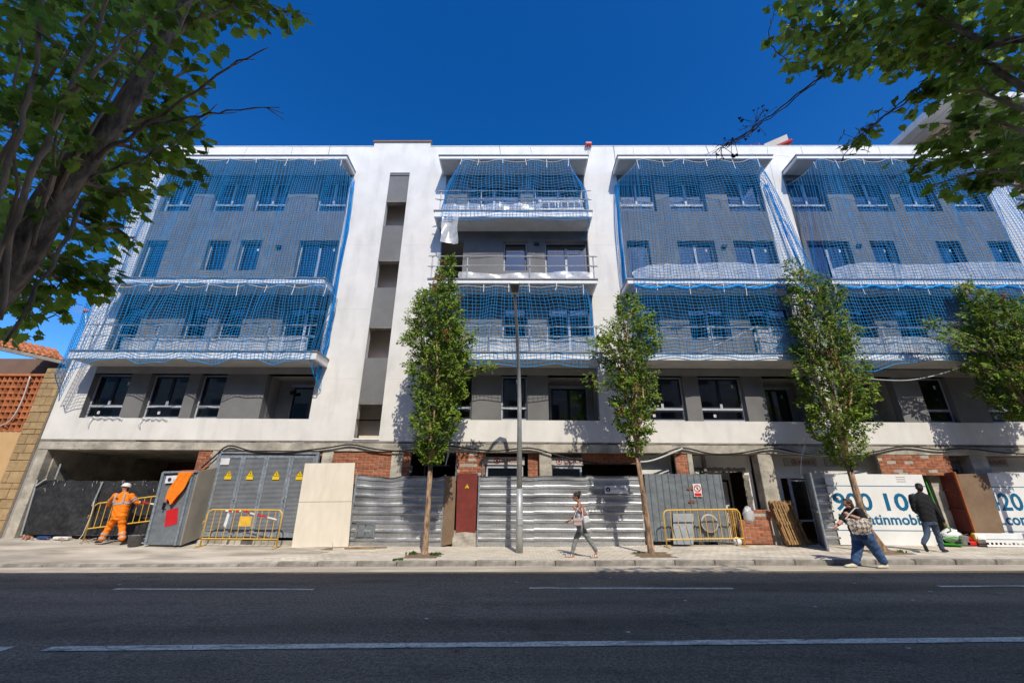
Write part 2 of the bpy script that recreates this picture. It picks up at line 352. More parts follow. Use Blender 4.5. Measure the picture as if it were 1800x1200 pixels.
def text(name, s, mat, parent, org, ux, uz, height, width=None, extrude=.002, align='LEFT', bold=0.0):
    cu = bpy.data.curves.new(name, 'FONT'); cu.body = s; cu.size = 1.0; cu.align_x = align; cu.offset = bold; cu.resolution_u = 3
    o = bpy.data.objects.new(name, cu); COL.objects.link(o); bpy.context.view_layer.update()
    dg = bpy.context.evaluated_depsgraph_get(); me = bpy.data.meshes.new_from_object(o.evaluated_get(dg)); bpy.data.objects.remove(o)
    n = len(me.vertices); co = np.zeros(n*3, np.float32); me.vertices.foreach_get('co', co); co = co.reshape(-1, 3)
    h = co[:, 1].max()-min(0, co[:, 1].min()) if False else co[:, 1].max()
    sy = height/h; sx = sy if width is None else width/(co[:, 0].max()-co[:, 0].min())
    ux = np.array(ux, float); ux /= np.linalg.norm(ux); uz = np.array(uz, float); uz /= np.linalg.norm(uz); nn = np.cross(ux, uz)
    P = np.array(org, float)+np.outer(co[:, 0]*sx, ux)+np.outer(co[:, 1]*sy, uz)+np.outer(np.full(n, extrude), nn)
    me.vertices.foreach_set('co', P.astype(np.float32).ravel()); me.update(); me.materials.clear(); me.materials.append(MATS[mat]); me.name = name
    o = bpy.data.objects.new(name, me); COL.objects.link(o); return o
def mtext(*a, **k):      # lettering as a part of an Empty-rooted thing
    parent = a[3]; o = text(*a, **k); return attach(o, parent) if parent is not None and parent.type == 'EMPTY' else (setattr(o, 'parent', parent) or o)

# ================================================================== SETTING
def grid_sheet(name, xs, ys, zf, mat):
    mb = MB(); nx, ny = len(xs), len(ys)
    for x in xs:
        for y in ys: mb.v.append((x, y, zf(x, y)))
    for i in range(nx-1):
        for j in range(ny-1): a = i*ny+j; mb.f.append((a, a+ny, a+ny+1, a+1))
    o = mb.build(name, mat); o['kind'] = 'structure'; return o
g = MB().quad((-600, -600, -.62), (600, -600, -.62), (600, 600, -.62), (-600, 600, -.62)).build('ground', 'earth'); g['kind'] = 'structure'
XS = [-130, -60]+list(np.arange(-25, 25.1, 1.0))+[60, 130]
road = grid_sheet('road', XS, [-11.3, -8, -3.82], lambda x, y: RD(x)-.004, 'asphalt')
gut = grid_sheet('gutter', XS, [-3.84, -3.4, -2.86], lambda x, y: RD(x)+.004, 'gutter')
near = grid_sheet('near_pavement', XS, [-22, -11.28], lambda x, y: RD(x)+.13, 'sidewalk')
# paving: base sheet (joints) with real tiles on top
side = grid_sheet('sidewalk', XS, list(np.arange(-2.84, 0.31, .3)), lambda x, y: S(x, y)-.012, 'sidewalk')
kerbp = MB(); kerb = bpy.data.objects.new('kerb', None); kerb['kind'] = 'structure'; COL.objects.link(kerb)
kb = MB().box(-.493, .493, -.07, .07, -.3, 0)
kme = kb.mesh('kerb_stone', bevel=.018); kme.materials.append(MATS['kerb'])
for i in range(60):
    x = -29.5+i; o = inst('kerb_stone', kme, (x, -2.91+random.uniform(-.008, .008), S(x, -2.9)+.004+random.uniform(-.006, .006)), kerb, rot=(random.uniform(-.02, .02), 0, random.uniform(-.008, .008)))
tm = MB().add([(-.0985, -.0985, 0), (.0985, -.0985, 0), (.0985, .0985, 0), (-.0985, .0985, 0), (-.094, -.094, .007), (.094, -.094, .007), (.094, .094, .007), (-.094, .094, .007)],
              [(4, 5, 6, 7), (0, 1, 5, 4), (1, 2, 6, 5), (2, 3, 7, 6), (3, 0, 4, 7)])
tme = tm.mesh('paving_tile'); tme.materials.append(MATS['tile'])
near_t = []; rest = MB()
TREES = [(-2.52, -1.9), (3.75, -1.9), (10.4, -1.6), (16.9, -1.6)]
for iy in range(14):
    y = -2.74+iy*.2
    for ix in range(-64, 96):
        x = ix*.2+.1*(iy % 2)
        if x < -6.2 - .8*math.sin(iy*.7): continue                        # the left end is bare, dusty concrete
        if any(abs(x-tx) < .52 and abs(y-ty) < .5 for tx, ty in TREES): continue
        z = S(x, y)-.008+random.uniform(-.002, .002)
        d = math.hypot(x, y+CD)
        near_t.append((d, x, y, z))
near_t.sort()
for d, x, y, z in near_t[:280]: inst('paving_tile', tme, (x, y, z), side, rot=(random.uniform(-.006, .006), random.uniform(-.006, .006), 0))
for d, x, y, z in near_t[280:]: rest.add([(v[0]+x, v[1]+y, v[2]+z) for v in tm.v], tm.f)
rt = rest.build('paving_tiles', 'tile', None, normals=False); rt.parent = side; rt['kind'] = 'stuff'
# soil squares round the trees
for i, (tx, ty) in enumerate(TREES):
    mb = MB()
    def sf(u, v, tx=tx, ty=ty, i=i):
        x = tx+(u-.5)*1.04; y = ty+(v-.5)*1.0; e = min(u, 1-u, v, 1-v)
        return (x, y, S(x, y)-.006+.05*math.exp(-((u-.5)**2+(v-.5)**2)*14)*min(1, e*6)+.012*math.sin(u*23+i)*math.sin(v*19)*min(1, e*6))
    mb.grid(sf, 14, 14); o = mb.build('soil_patch', 'soil', smooth=True); o['kind'] = 'structure'
# road markings
mk = bpy.data.objects.new('road_markings', None); mk['kind'] = 'structure'; COL.objects.link(mk)
def line(x0, x1, y0, y1, w):
    n = max(2, int(abs(x1-x0)/.6)); mb = MB()
    mb.grid(lambda u, v: (lerp(x0, x1, u), lerp(y0, y1, u)+(v-.5)*w+.006*math.sin(u*60+v*9), RD(lerp(x0, x1, u))+.0025), n, 1); mb.build('painted_line', 'road_paint', mk)
for a, b, ya, yb in [(-7.65, -3.8, -5.72, -5.79), (.26, 4.08, -5.71, -5.79), (8.05, 12, -5.64, -5.6), (-15.7, -11.8, -5.7, -5.7), (16, 20, -5.6, -5.6)]: line(a, b, ya, yb, .12)
line(-5.35, 14.5, -9.13, -8.62, .17); line(-14, -5.78, -9.2, -9.12, .17)
ck = MB(); rngc = random.Random(12)
def crack(x, y, ang, n, step, w):
    z = lambda px_: RD(px_)+.0042
    for i in range(n):
        ang += rngc.uniform(-.7, .7); x2, y2 = x+step*math.cos(ang), y+step*.6*math.sin(ang); nx, ny = -math.sin(ang)*w, math.cos(ang)*w
        ck.quad((x-nx, y-ny, z(x)), (x2-nx, y2-ny, z(x2)), (x2+nx, y2+ny, z(x2)), (x+nx, y+ny, z(x))); x, y = x2, y2
for i in range(46):
    x = -5.2+i*.42+rngc.uniform(-.2, .2); crack(x, lerp(-9.13, -8.62, (x+5.35)/19.85)+rngc.uniform(-.08, .05), rngc.uniform(0, 6.28), rngc.randint(4, 11), .035, .0035)
for i in range(7): crack(rngc.uniform(-6, 7), rngc.uniform(-9.6, -4.6), rngc.uniform(-.4, .4), rngc.randint(20, 45), .06, .004)
o = ck.build('cracks', 'black_tarp', mk, normals=False); o['kind'] = 'stuff'
# specks and scraps lying on the asphalt
for k in range(26):
    x = random.uniform(-8, 8); y = random.uniform(-9.9, -4.4)
    rr = [random.uniform(.012, .035) for _ in range(6)]; cz = RD(x)+.003
    mb = MB().add([(x+rr[i]*1.4*math.cos(i), y+rr[i]*math.sin(i), cz+.004*math.sin(i*2)) for i in range(6)], [tuple(range(6))])
    o = mb.build('litter', random.choice(['road_paint', 'window_card', 'leaf_dry']), mk)

# ================================================================== OPPOSITE ROW (out of view, it shades the road)
ob = MB().box(-70, 70, -34, -20.0, -.5, 17.25)
obm = ob.build('opposite_building', 'opposite_wall'); obm['kind'] = 'structure'
mw = MB()
for fx in range(-20, 21):
    for fz in range(5): mw.box(fx*3.2-.6, fx*3.2+.6, -20.0, -19.97, 1.2+fz*3.2, 2.9+fz*3.2)
o = mw.build('window_pane', 'lamp_glass'); o.parent = obm

# ================================================================== APARTMENT BUILDING
APT = thing('apartment_building', (2.2, 3, 0), 'white and grey four-storey apartment block under construction, wrapped in blue nets', 'building')
XL, XR = -16.66, 21.22
BAYS = [(-15.6, -7.35), (-3.13, 2.96), (4.40, 10.65), (11.70, 20.30)]
SILL, PAR, CANB = 4.06, 16.56, 14.90
def wall(name, mat, x0, x1, z0, z1, holes=(), Y=0.0, dep=.30, reveal=None, parent=APT):
    xs = sorted({x0, x1, *[h[0] for h in holes], *[h[1] for h in holes]}); zs = sorted({z0, z1, *[h[2] for h in holes], *[h[3] for h in holes]})
    xs = [x for x in xs if x0 <= x <= x1]; zs = [z for z in zs if z0 <= z <= z1]; mb = MB()
    # subdivide so that the stucco shades evenly
    for i in range(len(xs)-1):
        for j in range(len(zs)-1):
            cx, cz = (xs[i]+xs[i+1])/2, (zs[j]+zs[j+1])/2
            if any(h[0] < cx < h[1] and h[2] < cz < h[3] for h in holes): continue
            a, b, c, d = xs[i], xs[i+1], zs[j], zs[j+1]
            mb.quad((a, Y, c), (b, Y, c), (b, Y, d), (a, Y, d)); mb.quad((a, Y+dep, c), (a, Y+dep, d), (b, Y+dep, d), (b, Y+dep, c))
    for a, b, c, d in holes:
        mb.quad((a, Y, c), (a, Y, d), (a, Y+dep, d), (a, Y+dep, c)); mb.quad((b, Y, c), (b, Y+dep, c), (b, Y+dep, d), (b, Y, d))
        if c > z0+.001 or True: mb.quad((a, Y, c), (a, Y+dep, c), (b, Y+dep, c), (b, Y, c))
        mb.quad((a, Y, d), (b, Y, d), (b, Y+dep, d), (a, Y+dep, d))
    return mb.build(name, mat, parent, normals=False)
FZ = [SILL+2.97*k for k in range(4)]      # sill heights
HEAD1 = 5.70
f1 = [[(-15.58, -14.17), (-13.46, -12.03), (-11.62, -10.64), (-9.15, -7.352)], [(-2.65, -1.58), (-.54, .41), (1.16, 2.91)],
      [(4.5, 6.06), (6.60, 8.19), (8.93, 10.6)], [(11.75, 13.60), (14.53, 15.54), (16.65, 18.2), (18.8, 20.2)]]
f4 = [[(-15.42, -14.16), (-13.26, -11.81), (-11.44, -10.02), (-8.69, -7.40)], [(-2.15, .16), (.70, 2.92)],
      [(4.45, 5.98), (6.58, 8.14), (9.08, 10.60)], [(11.78, 13.39), (14.51, 16.07), (16.49, 18.07), (18.63, 20.18)]]
dr = [[(-15.5, -14.57, 'd'), (-12.88, -11.95, 'w'), (-11.52, -10.61, 'w'), (-9.05, -7.40, 'D')], [(-3.10, -2.20, 'o'), (-.54, .43, 'w'), (1.17, 2.92, 'D')],
      [(4.55, 5.46, 'd'), (6.63, 8.16, 'W'), (8.93, 10.60, 'D')], [(11.95, 13.66, 'D'), (14.51, 15.5, 'w'), (17.18, 18.19, 'w'), (19.29, 20.25, 'w')]]
F3B, F3W, F3T = 9.24, 10.07, 11.50
F2B, F2W, F2T = 6.27, 7.10, 8.53
WINS = []   # x0,x1,z0,z1,style
for b, (bx0, bx1) in enumerate(BAYS):
    holes = []
    for k, (a, c) in enumerate(f1[b]):
        log = (b, k) in [(0, 3), (1, 2), (2, 2), (3, 0)]
        holes.append((a, c, SILL+.001, HEAD1))
        if not log: WINS.append((a, c, SILL, HEAD1, 'sill' if c-a > 1.15 else 'sill1', b, 1))
    wall('grey_wall', 'grey_stucco', bx0, bx1, SILL, HEAD1, [(a, c, SILL, HEAD1) for a, c, _, _ in holes], dep=.30)
    mb = MB().box(bx0, bx1, .003, .3, HEAD1, 5.96); mb.build('lintel_beam', 'beam_stucco', APT)
    h2 = []
    for (a, c, t) in dr[b]:
        for (zb, zw, zt, fl) in ((F2B, F2W, F2T, 2), (F3B, F3W, F3T, 3)):
            z0 = zw if t in 'wW' else zb
            h2.append((a, c, z0, zt))
            if not (t == 'o' and fl == 3): WINS.append((a, c, z0, zt, t, b, fl))
    for (a, c) in f4[b]:
        z0, zt = (12.97, 14.60) if b != 1 else (12.28, 14.50)
        h2.append((a, c, z0, zt)); WINS.append((a, c, z0, zt, 'sill' if b != 1 else 'D', b, 4))
    wall('grey_wall', 'grey_stucco', bx0, bx1, 5.96, CANB, h2)
# white piers, band and parapet
wall('white_wall', 'white_stucco', XL, XR, 3.31, SILL, [(-5.66, -4.78, 3.40, SILL)])
wall('white_wall', 'white_stucco', XL, BAYS[0][0], SILL, CANB)
st_x0, st_x1 = -5.66, -4.78
wall('white_wall', 'white_stucco', BAYS[0][1], BAYS[1][0], SILL, CANB, [(st_x0, st_x1, SILL, CANB)], dep=.28)
wall('white_wall', 'white_stucco', BAYS[1][1], BAYS[2][0], SILL, CANB)
wall('white_wall', 'white_stucco', BAYS[2][1], BAYS[3][0], SILL, CANB)
wall('white_wall', 'white_stucco', BAYS[3][1], XR, SILL, CANB)
wall('white_wall', 'white_stucco', XL, XR, CANB, PAR, [(st_x0, st_x1, CANB, 15.05)])
MB().box(-6.58, -3.98, .002, 2.2, PAR, 16.80).build('stair_head', 'white_stucco', APT)
MB().box(-6.63, -3.93, -.05, 2.3, 16.80, 16.88).build('stair_head_coping', 'brown_louvre', APT)
MB().box(XL, XR, 0.301, .45, CANB, PAR-.01).build('parapet_back', 'concrete', APT)
for a, b in [(XL-.02, -6.6), (-3.96, XR+.02)]: MB().box(a, b, -.02, .34, PAR, PAR+.025).build('parapet_coping', 'white_paint', APT)
# hairline joints in the render coat: thin grooves modelled as slightly proud beads at the floor levels
for z in (5.55, 8.35, 11.3):
    for a, b in [(-7.34, -5.70), (-4.74, -3.14), (2.97, 4.38), (10.66, 11.69)]: MB().box(a, b, -.004, .004, z, z+.012).build('render_joint', 'white_paint', APT)
# ends and back
MB().quad((XL, 0, 0), (XL, 0, PAR), (XL, 12, PAR), (XL, 12, 0)).quad((XR, 0, 0), (XR, 12, 0), (XR, 12, PAR), (XR, 0, PAR)).quad((XL, 12, 0), (XL, 12, PAR), (XR, 12, PAR), (XR, 12, 0)).build('side_wall', 'white_stucco', APT)
MB().box(XL+.01, XR-.01, .46, 11.99, 15.1, 15.4).build('roof', 'concrete', APT)
# interior floors, party walls and back partition
inn = MB()
for z in (2.98, 5.98, 8.95, 11.93): inn.box(XL+.01, XR-.01, .31, 11.9, z, z+.24)
inn.build('floor_slab', 'plaster', APT)
inn = MB(); inn.quad((XL, 5, 3), (XR, 5, 3), (XR, 5, 15.1), (XL, 5, 15.1))
for x in (-16.4, -7.1, -3.5, 3.3, 7.4, 11.2, 16.1, 20.9): inn.box(x-.06, x+.06, .31, 5, 3.23, 15.1)
inn.build('partition', 'plaster', APT)
# stair strip
for k in range(4):
    zb, zt = 3.40+2.95*k, 4.645+2.95*k; nz = (3.40+2.95*(k+1)) if k < 3 else 15.05
    MB().box(st_x0+.001, st_x1-.001, .025, .26, zt, nz).build('stair_panel', 'grey_stucco', APT, bevel=.006)
    MB().box(st_x0-.02, st_x1+.02, -.03, .27, zb-.05, zb).build('stair_sill', 'white_paint' if k == 0 else 'concrete', APT) if k == 0 else None
    MB().box(st_x0+.03, st_x1-.02, -.006, .25, zt-.05, zt-.004).build('stair_lintel', 'concrete_dark', APT)
MB().quad((-6.4, .9, 3), (-4.0, .9, 3), (-4.0, .9, 15), (-6.4, .9, 15)).quad((-6.4, .3, 3), (-6.4, 1.9, 3), (-6.4, 1.9, 15), (-6.4, .3, 15)).quad((-4.0, .3, 3), (-4, .3, 15), (-4, 1.9, 15), (-4, 1.9, 3)).build('stair_shaft', 'brown_plaster', APT)
# loggias on the first floor
for (a, b, dx) in [(-9.15, -7.352, .45), (1.16, 2.91, .08), (8.93, 10.6, .05), (11.75, 13.6, 0)]:
    w0 = MB(); Yb = .95
    w0.quad((a, .3, SILL-.8), (a, Yb, SILL-.8), (a, Yb, HEAD1), (a, .3, HEAD1)); w0.quad((b, .3, SILL-.8), (b, .3, HEAD1), (b, Yb, HEAD1), (b, Yb, SILL-.8)); w0.quad((a, .3, HEAD1), (a, Yb, HEAD1), (b, Yb, HEAD1), (b, .3, HEAD1))
    da, dbb = a+dx+.05, b-.18
    for q in [(a, da, SILL-.8, HEAD1), (dbb, b, SILL-.8, HEAD1), (da, dbb, 5.50, HEAD1)]: w0.quad((q[0], Yb, q[2]), (q[1], Yb, q[2]), (q[1], Yb, q[3]), (q[0], Yb, q[3]))
    w0.build('loggia_wall', 'beam_stucco', APT, normals=False)
    WINS.append((da, dbb, SILL-.7, 5.50, 'L', 0, 1))
    MB().box(da-.04, dbb+.04, Yb-.05, Yb-.005, 5.45, 5.55).build('loggia_door_head', 'frame_film', APT)
for (x, y) in [(-8.55, .90), (1.9, .0), (12.1, .93)]:
    if y > .5: MB().box(x-.11, x+.11, y-.1, y, 5.15, 5.27).build('wall_lamp', 'black_paint', APT, bevel=.01)
for (x, z) in [(.82, 11.32), (-9.85, 11.15), (8.5, 11.2), (14.0, 11.25)]: MB().box(x-.1, x+.1, -.1, .0, z-.06, z+.05).build('wall_lamp', 'black_paint', APT, bevel=.01)

# windows: frame, sashes, panes, stickers as sub-parts of one part each
def window(x0, x1, z0, z1, st, b, fl):
    Y = .20 if st != 'L' else .97
    fr = MB(); w = .055; e = .004
    sash = MB(); panes = []
    low = z0+.06
    film = 'frame_film'
    fr.box(x0+e, x0+w, Y, Y+.08, z0+e, z1-e); fr.box(x1-w, x1-e, Y, Y+.08, z0+e, z1-e)
    fr.box(x0+w, x1-w, Y, Y+.08, z1-w, z1-e); fr.box(x0+w, x1-w, Y-.012, Y+.08, z0+e, z0+w+.02)
    def leaf(a, c, q, t):
        v = .05
        sash.box(a, a+v, Y+.012, Y+.07, q, t); sash.box(c-v, c, Y+.012, Y+.07, q, t); sash.box(a+v, c-v, Y+.012, Y+.07, q, q+v); sash.box(a+v, c-v, Y+.012, Y+.07, t-v, t)
        panes.append((a+v-.005, c-v+.005, q+v-.005, t-v+.005))
    zi0, zi1 = z0+w+.022, z1-w-.002
    if st in ('sill', 'sill1'):
        tz = z0+.42; fr.box(x0+w, x1-w, Y-.010, Y+.08, tz, tz+.075); leaf(x0+w+.002, x1-w-.002, zi0, tz-.002); zi0 = tz+.077
    n = 2 if (x1-x0) > 1.15 else 1
    xi0, xi1 = x0+w+.002, x1-w-.002
    for i in range(n): leaf(lerp(xi0, xi1, i/n)+(.001 if i else 0), lerp(xi0, xi1, (i+1)/n)-(.001 if i < n-1 else 0), zi0, zi1)
    if n == 2 and st != 'L':
        c = (xi0+xi1)/2; fr.box(c-.045, c+.045, Y-.008, Y+.011, zi0, min(zi1, zi0+1.9) if st in 'D' else zi0+.16 if fl == 1 else zi1)
    wn = fr.build('window', film, APT)
    sub(sash, 'sash', 'sash_dark', wn)
    for (a, c, q, t) in panes:
        sub(MB().quad((a, Y+.04, q), (c, Y+.04, q), (c, Y+.04, t), (a, Y+.04, t)), 'pane', 'glass', wn, normals=False)
    if fl == 1 and st == 'sill':
        a, c, q, t = panes[0]; sx = a+(c-a)*random.uniform(.2, .3)
        sub(MB().box(sx, sx+.09, Y+.033, Y+.037, q+.06, q+.16), 'sticker', 'sign_white', wn); sub(MB().box(sx+.045, sx+.075, Y+.030, Y+.0325, q+.10, q+.13), 'sticker_mark', 'red_bright', wn)
    if fl in (1, 3) and random.random() < .6:
        a, c, q, t = panes[-1]; sub(MB().box(c-.2, c-.13, Y+.033, Y+.037, t-.28, t-.16), 'sticker', 'window_card', wn)
    return wn
for wv in WINS: window(*wv)
# rooms behind the uncovered door of the third floor
# balcony slabs and canopies
def slab(x0, x1, z0, z1, dep=.97, canopy=False):
    s = MB().box(x0, x1, -dep, -.002, z0, z1).build('canopy' if canopy else 'balcony_slab', 'white_paint', APT, bevel=.006)
    t = MB(); h = .045
    t.box(x0-.03, x1+.03, -dep-.035, -dep+.02, z1-.005, z1+h); t.box(x0-.03, x0+.02, -dep+.02, -.004, z1-.005, z1+h); t.box(x1-.02, x1+.03, -dep+.02, -.004, z1-.005, z1+h)
    sub(t, 'edge_trim', 'grey_trim', s)
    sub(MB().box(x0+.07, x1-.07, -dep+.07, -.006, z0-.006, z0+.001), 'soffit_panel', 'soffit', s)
    return s
for args in [(-15.76, -7.0, 5.97, 6.24), (-15.66, -7.2, 8.95, 9.15), (-3.3, 3.01, 5.99, 6.24), (-3.31, 3.01, 8.97, 9.13), (-3.3, 3.0, 11.95, 12.22),
             (4.2, 10.80, 5.99, 6.24), (4.13, 10.80, 8.97, 9.14), (11.70, 20.6, 6.02, 6.26), (11.69, 20.6, 8.97, 9.16)]: slab(*args)
for args in [(-15.7, -7.23, 14.90, 15.06), (-3.3, 3.01, 14.90, 15.06), (4.26, 10.75, 14.90, 15.06), (11.75, 20.5, 14.90, 15.06)]: slab(*args, canopy=True)
# ------------------------------------------------------------- ground floor of the block
def col_px(pts, Y0, Y1, mat, name, bevel=.01):
    x0, x1, z0, z1 = pts; return MB().box(x0, x1, Y0, Y1, z0, z1).build(name, mat, APT, bevel=bevel)
zb = lambda X: S(X, 0.0)
MB().box(XL+.02, XR, .012, .40, 2.96, 3.24).build('concrete_beam', 'concrete', APT, bevel=.012)
mb = MB(); n = 90      # ragged lower lip of the render coat
for i in range(n):
    a = lerp(XL+.02, XR, i/n); b = lerp(XL+.02, XR, (i+1)/n); mb.box(a, b, .002+random.uniform(0, .006), .05, 3.24+random.uniform(0, .035), 3.31)
mb.build('render_edge', 'concrete_dark', APT)
X = lambda px, py: float(at(px, py, 0)[0])
cols = [(-16.64, -16.3), (-10.5, -10.18), (-6.68, -6.3), (-4.28, -3.88), (.80, 1.22), (5.86, 6.03), (8.25, 8.74), (15.42, 16.0), (20.9, 21.2)]
for a, b in cols: MB().box(a, b, .03, .45, zb(a)-.1, 2.96).build('column', 'concrete', APT, bevel=.015)
# brick infill, brick by brick
bme = MB().box(-.137, .137, -.05, .05, -.045, .045).mesh('brick', bevel=.006); bme.materials.append(MATS['brick'])
hme = MB().box(-.065, .065, -.05, .05, -.045, .045).mesh('brick_half', bevel=.006); hme.materials.append(MATS['brick'])
nbrick = [0]; extra = MB()
def brickwall(x0, x1, z0, z1, Y, parent=APT, th=.12, cap=True, smear=0.0):
    MB().box(x0, x1, Y+.012, Y+th, z0, z1).build('mortar_bed', 'mortar', parent)
    rows = int(round((z1-z0)/.10)); hh = (z1-z0)/max(1, rows)
    for r in range(rows):
        z = z0+(r+.5)*hh; x = x0-(.145 if r % 2 else 0)
        while x < x1-.05:
            a, b = max(x+.006, x0+.003), min(x+.284, x1-.003); x += .29
            if b-a < .05 or random.random() < smear: continue
            if parent is APT and nbrick[0] >= 295: extra.box(a, b, Y, Y+.1, z-.045, z+.045); continue
            o = inst('brick', bme, ((a+b)/2, Y+.05+random.uniform(-.004, .006), z), parent, scale=((b-a)/.274, 1, hh*.9/.09))
            if parent is APT: nbrick[0] += 1
brickwall(-6.30, -4.28, 1.9, 2.95, .06)                      # beside the transformer room
brickwall(-10.18, -6.68, 2.80, 2.955, .05)
brickwall(-11.0, -10.52, 1.9, 2.95, .05)
brickwall(-3.87, -3.62, 1.9, 2.95, .06)
brickwall(-2.05, -1.05, 2.2, 2.95, .02, smear=.25)
brickwall(.42, .79, 1.9, 2.95, .22)
brickwall(2.3, 4.25, 2.62, 2.95, .30)
brickwall(5.45, 5.85, 2.05, 2.95, .05)
brickwall(12.3, 14.7, 2.3, 2.95, .02, smear=.15)
if extra.v: o = extra.build('bricks', 'brick', APT); o['kind'] = 'stuff'
# interior of the ground floor
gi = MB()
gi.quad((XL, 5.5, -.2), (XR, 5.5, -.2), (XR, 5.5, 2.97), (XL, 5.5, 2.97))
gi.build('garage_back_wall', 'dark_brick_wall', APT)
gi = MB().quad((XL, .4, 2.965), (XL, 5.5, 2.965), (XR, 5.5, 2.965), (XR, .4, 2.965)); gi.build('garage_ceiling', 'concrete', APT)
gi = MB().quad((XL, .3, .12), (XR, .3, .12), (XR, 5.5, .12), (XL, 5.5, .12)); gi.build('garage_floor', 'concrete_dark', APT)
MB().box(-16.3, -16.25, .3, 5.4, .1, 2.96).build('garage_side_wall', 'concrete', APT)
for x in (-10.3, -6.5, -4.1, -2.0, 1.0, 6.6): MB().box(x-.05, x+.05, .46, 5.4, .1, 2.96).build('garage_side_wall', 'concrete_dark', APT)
# shop fronts set back: white plaster walls with openings
for (a, b, c, d, Y) in [(4.3, 5.45, 2.3, 2.95, .5), (4.3, 5.45, .1, 2.3, 1.6), (6.1, 8.24, 2.45, 2.95, .55), (6.1, 6.4, .1, 2.45, .55), (7.95, 8.22, .1, 2.45, .55), (6.4, 7.95, .1, 2.45, 1.6), (8.76, 13.2, 2.2, 2.95, .5), (8.76, 9.15, .1, 2.2, .5), (11.4, 11.7, .1, 2.2, .5), (12.8, 13.2, .1, 2.2, .5), (16.02, 20.9, 2.2, 2.95, .5), (16.02, 16.4, .1, 2.2, .5)]:
    MB().box(a, b, Y, Y+.1, c, d).build('plaster_wall', 'plaster_white', APT)
mb = MB()                                                     # rough patch of mortar over the shop opening
for i in range(26):
    a = 6.2+i*.07; mb.box(a, a+.075, .535, .55, 2.42+random.uniform(-.05, .0), 2.50+random.uniform(.0, .06))
for i in range(18):
    z = .5+i*.1; mb.box(7.93+random.uniform(-.05, 0), 8.06+random.uniform(0, .05), .535, .55, z, z+.105)
mb.build('mortar_patch', 'concrete_dark', APT)
MB().box(6.75, 7.75, 1.5, 1.55, .2, 2.1).build('inner_door', 'plaster_white', APT)
MB().box(6.7, 7.82, 1.48, 1.56, 2.1, 2.17).box(7.75, 7.82, 1.48, 1.56, .2, 2.1).build('inner_door_frame', 'black_paint', APT)
# inner frame of the dark entrance
MB().box(-3.3, -2.4, .9, .93, 2.55, 2.59).box(-3.3, -3.26, .9, .93, 1.9, 2.55).build('entrance_frame', 'rail_metal', APT)
MB().box(-3.75, -3.55, .1, .2, 2.25, 2.5).build('meter_box', 'bucket_grey', APT, bevel=.01)
# roller shutter boxes with printed name
for (px0, px1, py0, py1, Y, wv) in [(852, 922, 803, 816, .25, .9), (964, 1025, 804, 817, .25, .9), (1377, 1437, 806, 818, .46, 1), (1449, 1510, 806, 818, .46, 1), (1655, 1692, 806, 818, .46, 1), (1738, 1774, 806, 818, .46, 1)]:
    p = at(px0, py0, Y); q = at(px1, py1, Y); x0, x1, z1, z0 = p[0], q[0], p[2], q[2]; short = px1-px0 < 45
    if short: x0 = x1-1.15
    bx = MB().box(x0, x1, Y, Y+.22, z0-.02, z1+.01).build('shutter_box', 'shutter_box', APT, bevel=.008)
    h = (z1-z0)
    o = text('lettering', 'BLINDBOX', 'print_maroon', None, (x0+.48*(x1-x0)*.9, Y-.001, z0+.22*h), (1, 0, 0), (0, 0, 1), h*.58, (x1-x0)*.50, bold=.012); o.parent = bx
    ring = MB(); c = (x0+.31*(x1-x0), z0+.5*h)
    for (r0, r1) in ((.34*h, .45*h), (0.001, .17*h)):
        nn = 18; k = len(ring.v)
        for j in range(nn):
            t = 2*math.pi*j/nn; ring.v += [(c[0]+r0*math.cos(t), Y-.003, c[1]+r0*math.sin(t)), (c[0]+r1*math.cos(t), Y-.003, c[1]+r1*math.sin(t))]
        for j in range(nn): ring.f.append((k+2*j, k+2*j+1, k+(2*j+3) % (2*nn), k+(2*j+2) % (2*nn)))
    sub(ring, 'ring_logo', 'print_maroon', bx)
    # window under the box
    wf = MB(); zz0 = max(.3, z0-1.8); wf.box(x0+.05, x0+.12, Y+.05, Y+.12, zz0, z0-.02); wf.box(x1-.12, x1-.05, Y+.05, Y+.12, zz0, z0-.02); wf.box(x0+.12, x1-.12, Y+.05, Y+.12, z0-.12, z0-.02); wf.box(x0+.12, x1-.12, Y+.05, Y+.12, zz0, zz0+.06); wf.box(x0+.12, x1-.12, Y+.05, Y+.12, z0-.52, z0-.47)
    wn = wf.build('window', 'frame_film', APT); sub(MB().quad((x0+.11, Y+.09, zz0), (x1-.11, Y+.09, zz0), (x1-.11, Y+.09, z0-.02), (x0+.11, Y+.09, z0-.02)), 'pane', 'glass', wn)

# ================================================================== NETS, ROPES, GUARD RAILS, FILM
def strands(P, r):
    """P: (nu, nv, 3) lattice -> triangular tubes along both directions"""
    nu, nv, _ = P.shape; V = []; Fc = []; base = 0
    offs_v = np.array([(math.cos(t)*r, math.sin(t)*r, 0) for t in (0.5, 2.59, 4.69)]); offs_u = np.array([(0, math.cos(t)*r, math.sin(t)*r) for t in (0.5, 2.59, 4.69)])
    for Q, offs in ((P, offs_v), (P.transpose(1, 0, 2), offs_u)):
        a, b, _ = Q.shape
        T = Q[:, :, None, :]+offs[None, None, :, :]
        idx = base+np.arange(a*b*3).reshape(a, b, 3)
        for k in range(3):
            k2 = (k+1) % 3
            Fc.append(np.stack([idx[:, :-1, k], idx[:, :-1, k2], idx[:, 1:, k2], idx[:, 1:, k]], -1).reshape(-1, 4))
        V.append(T.reshape(-1, 3)); base += a*b*3
    return np.concatenate(V), np.concatenate(Fc)
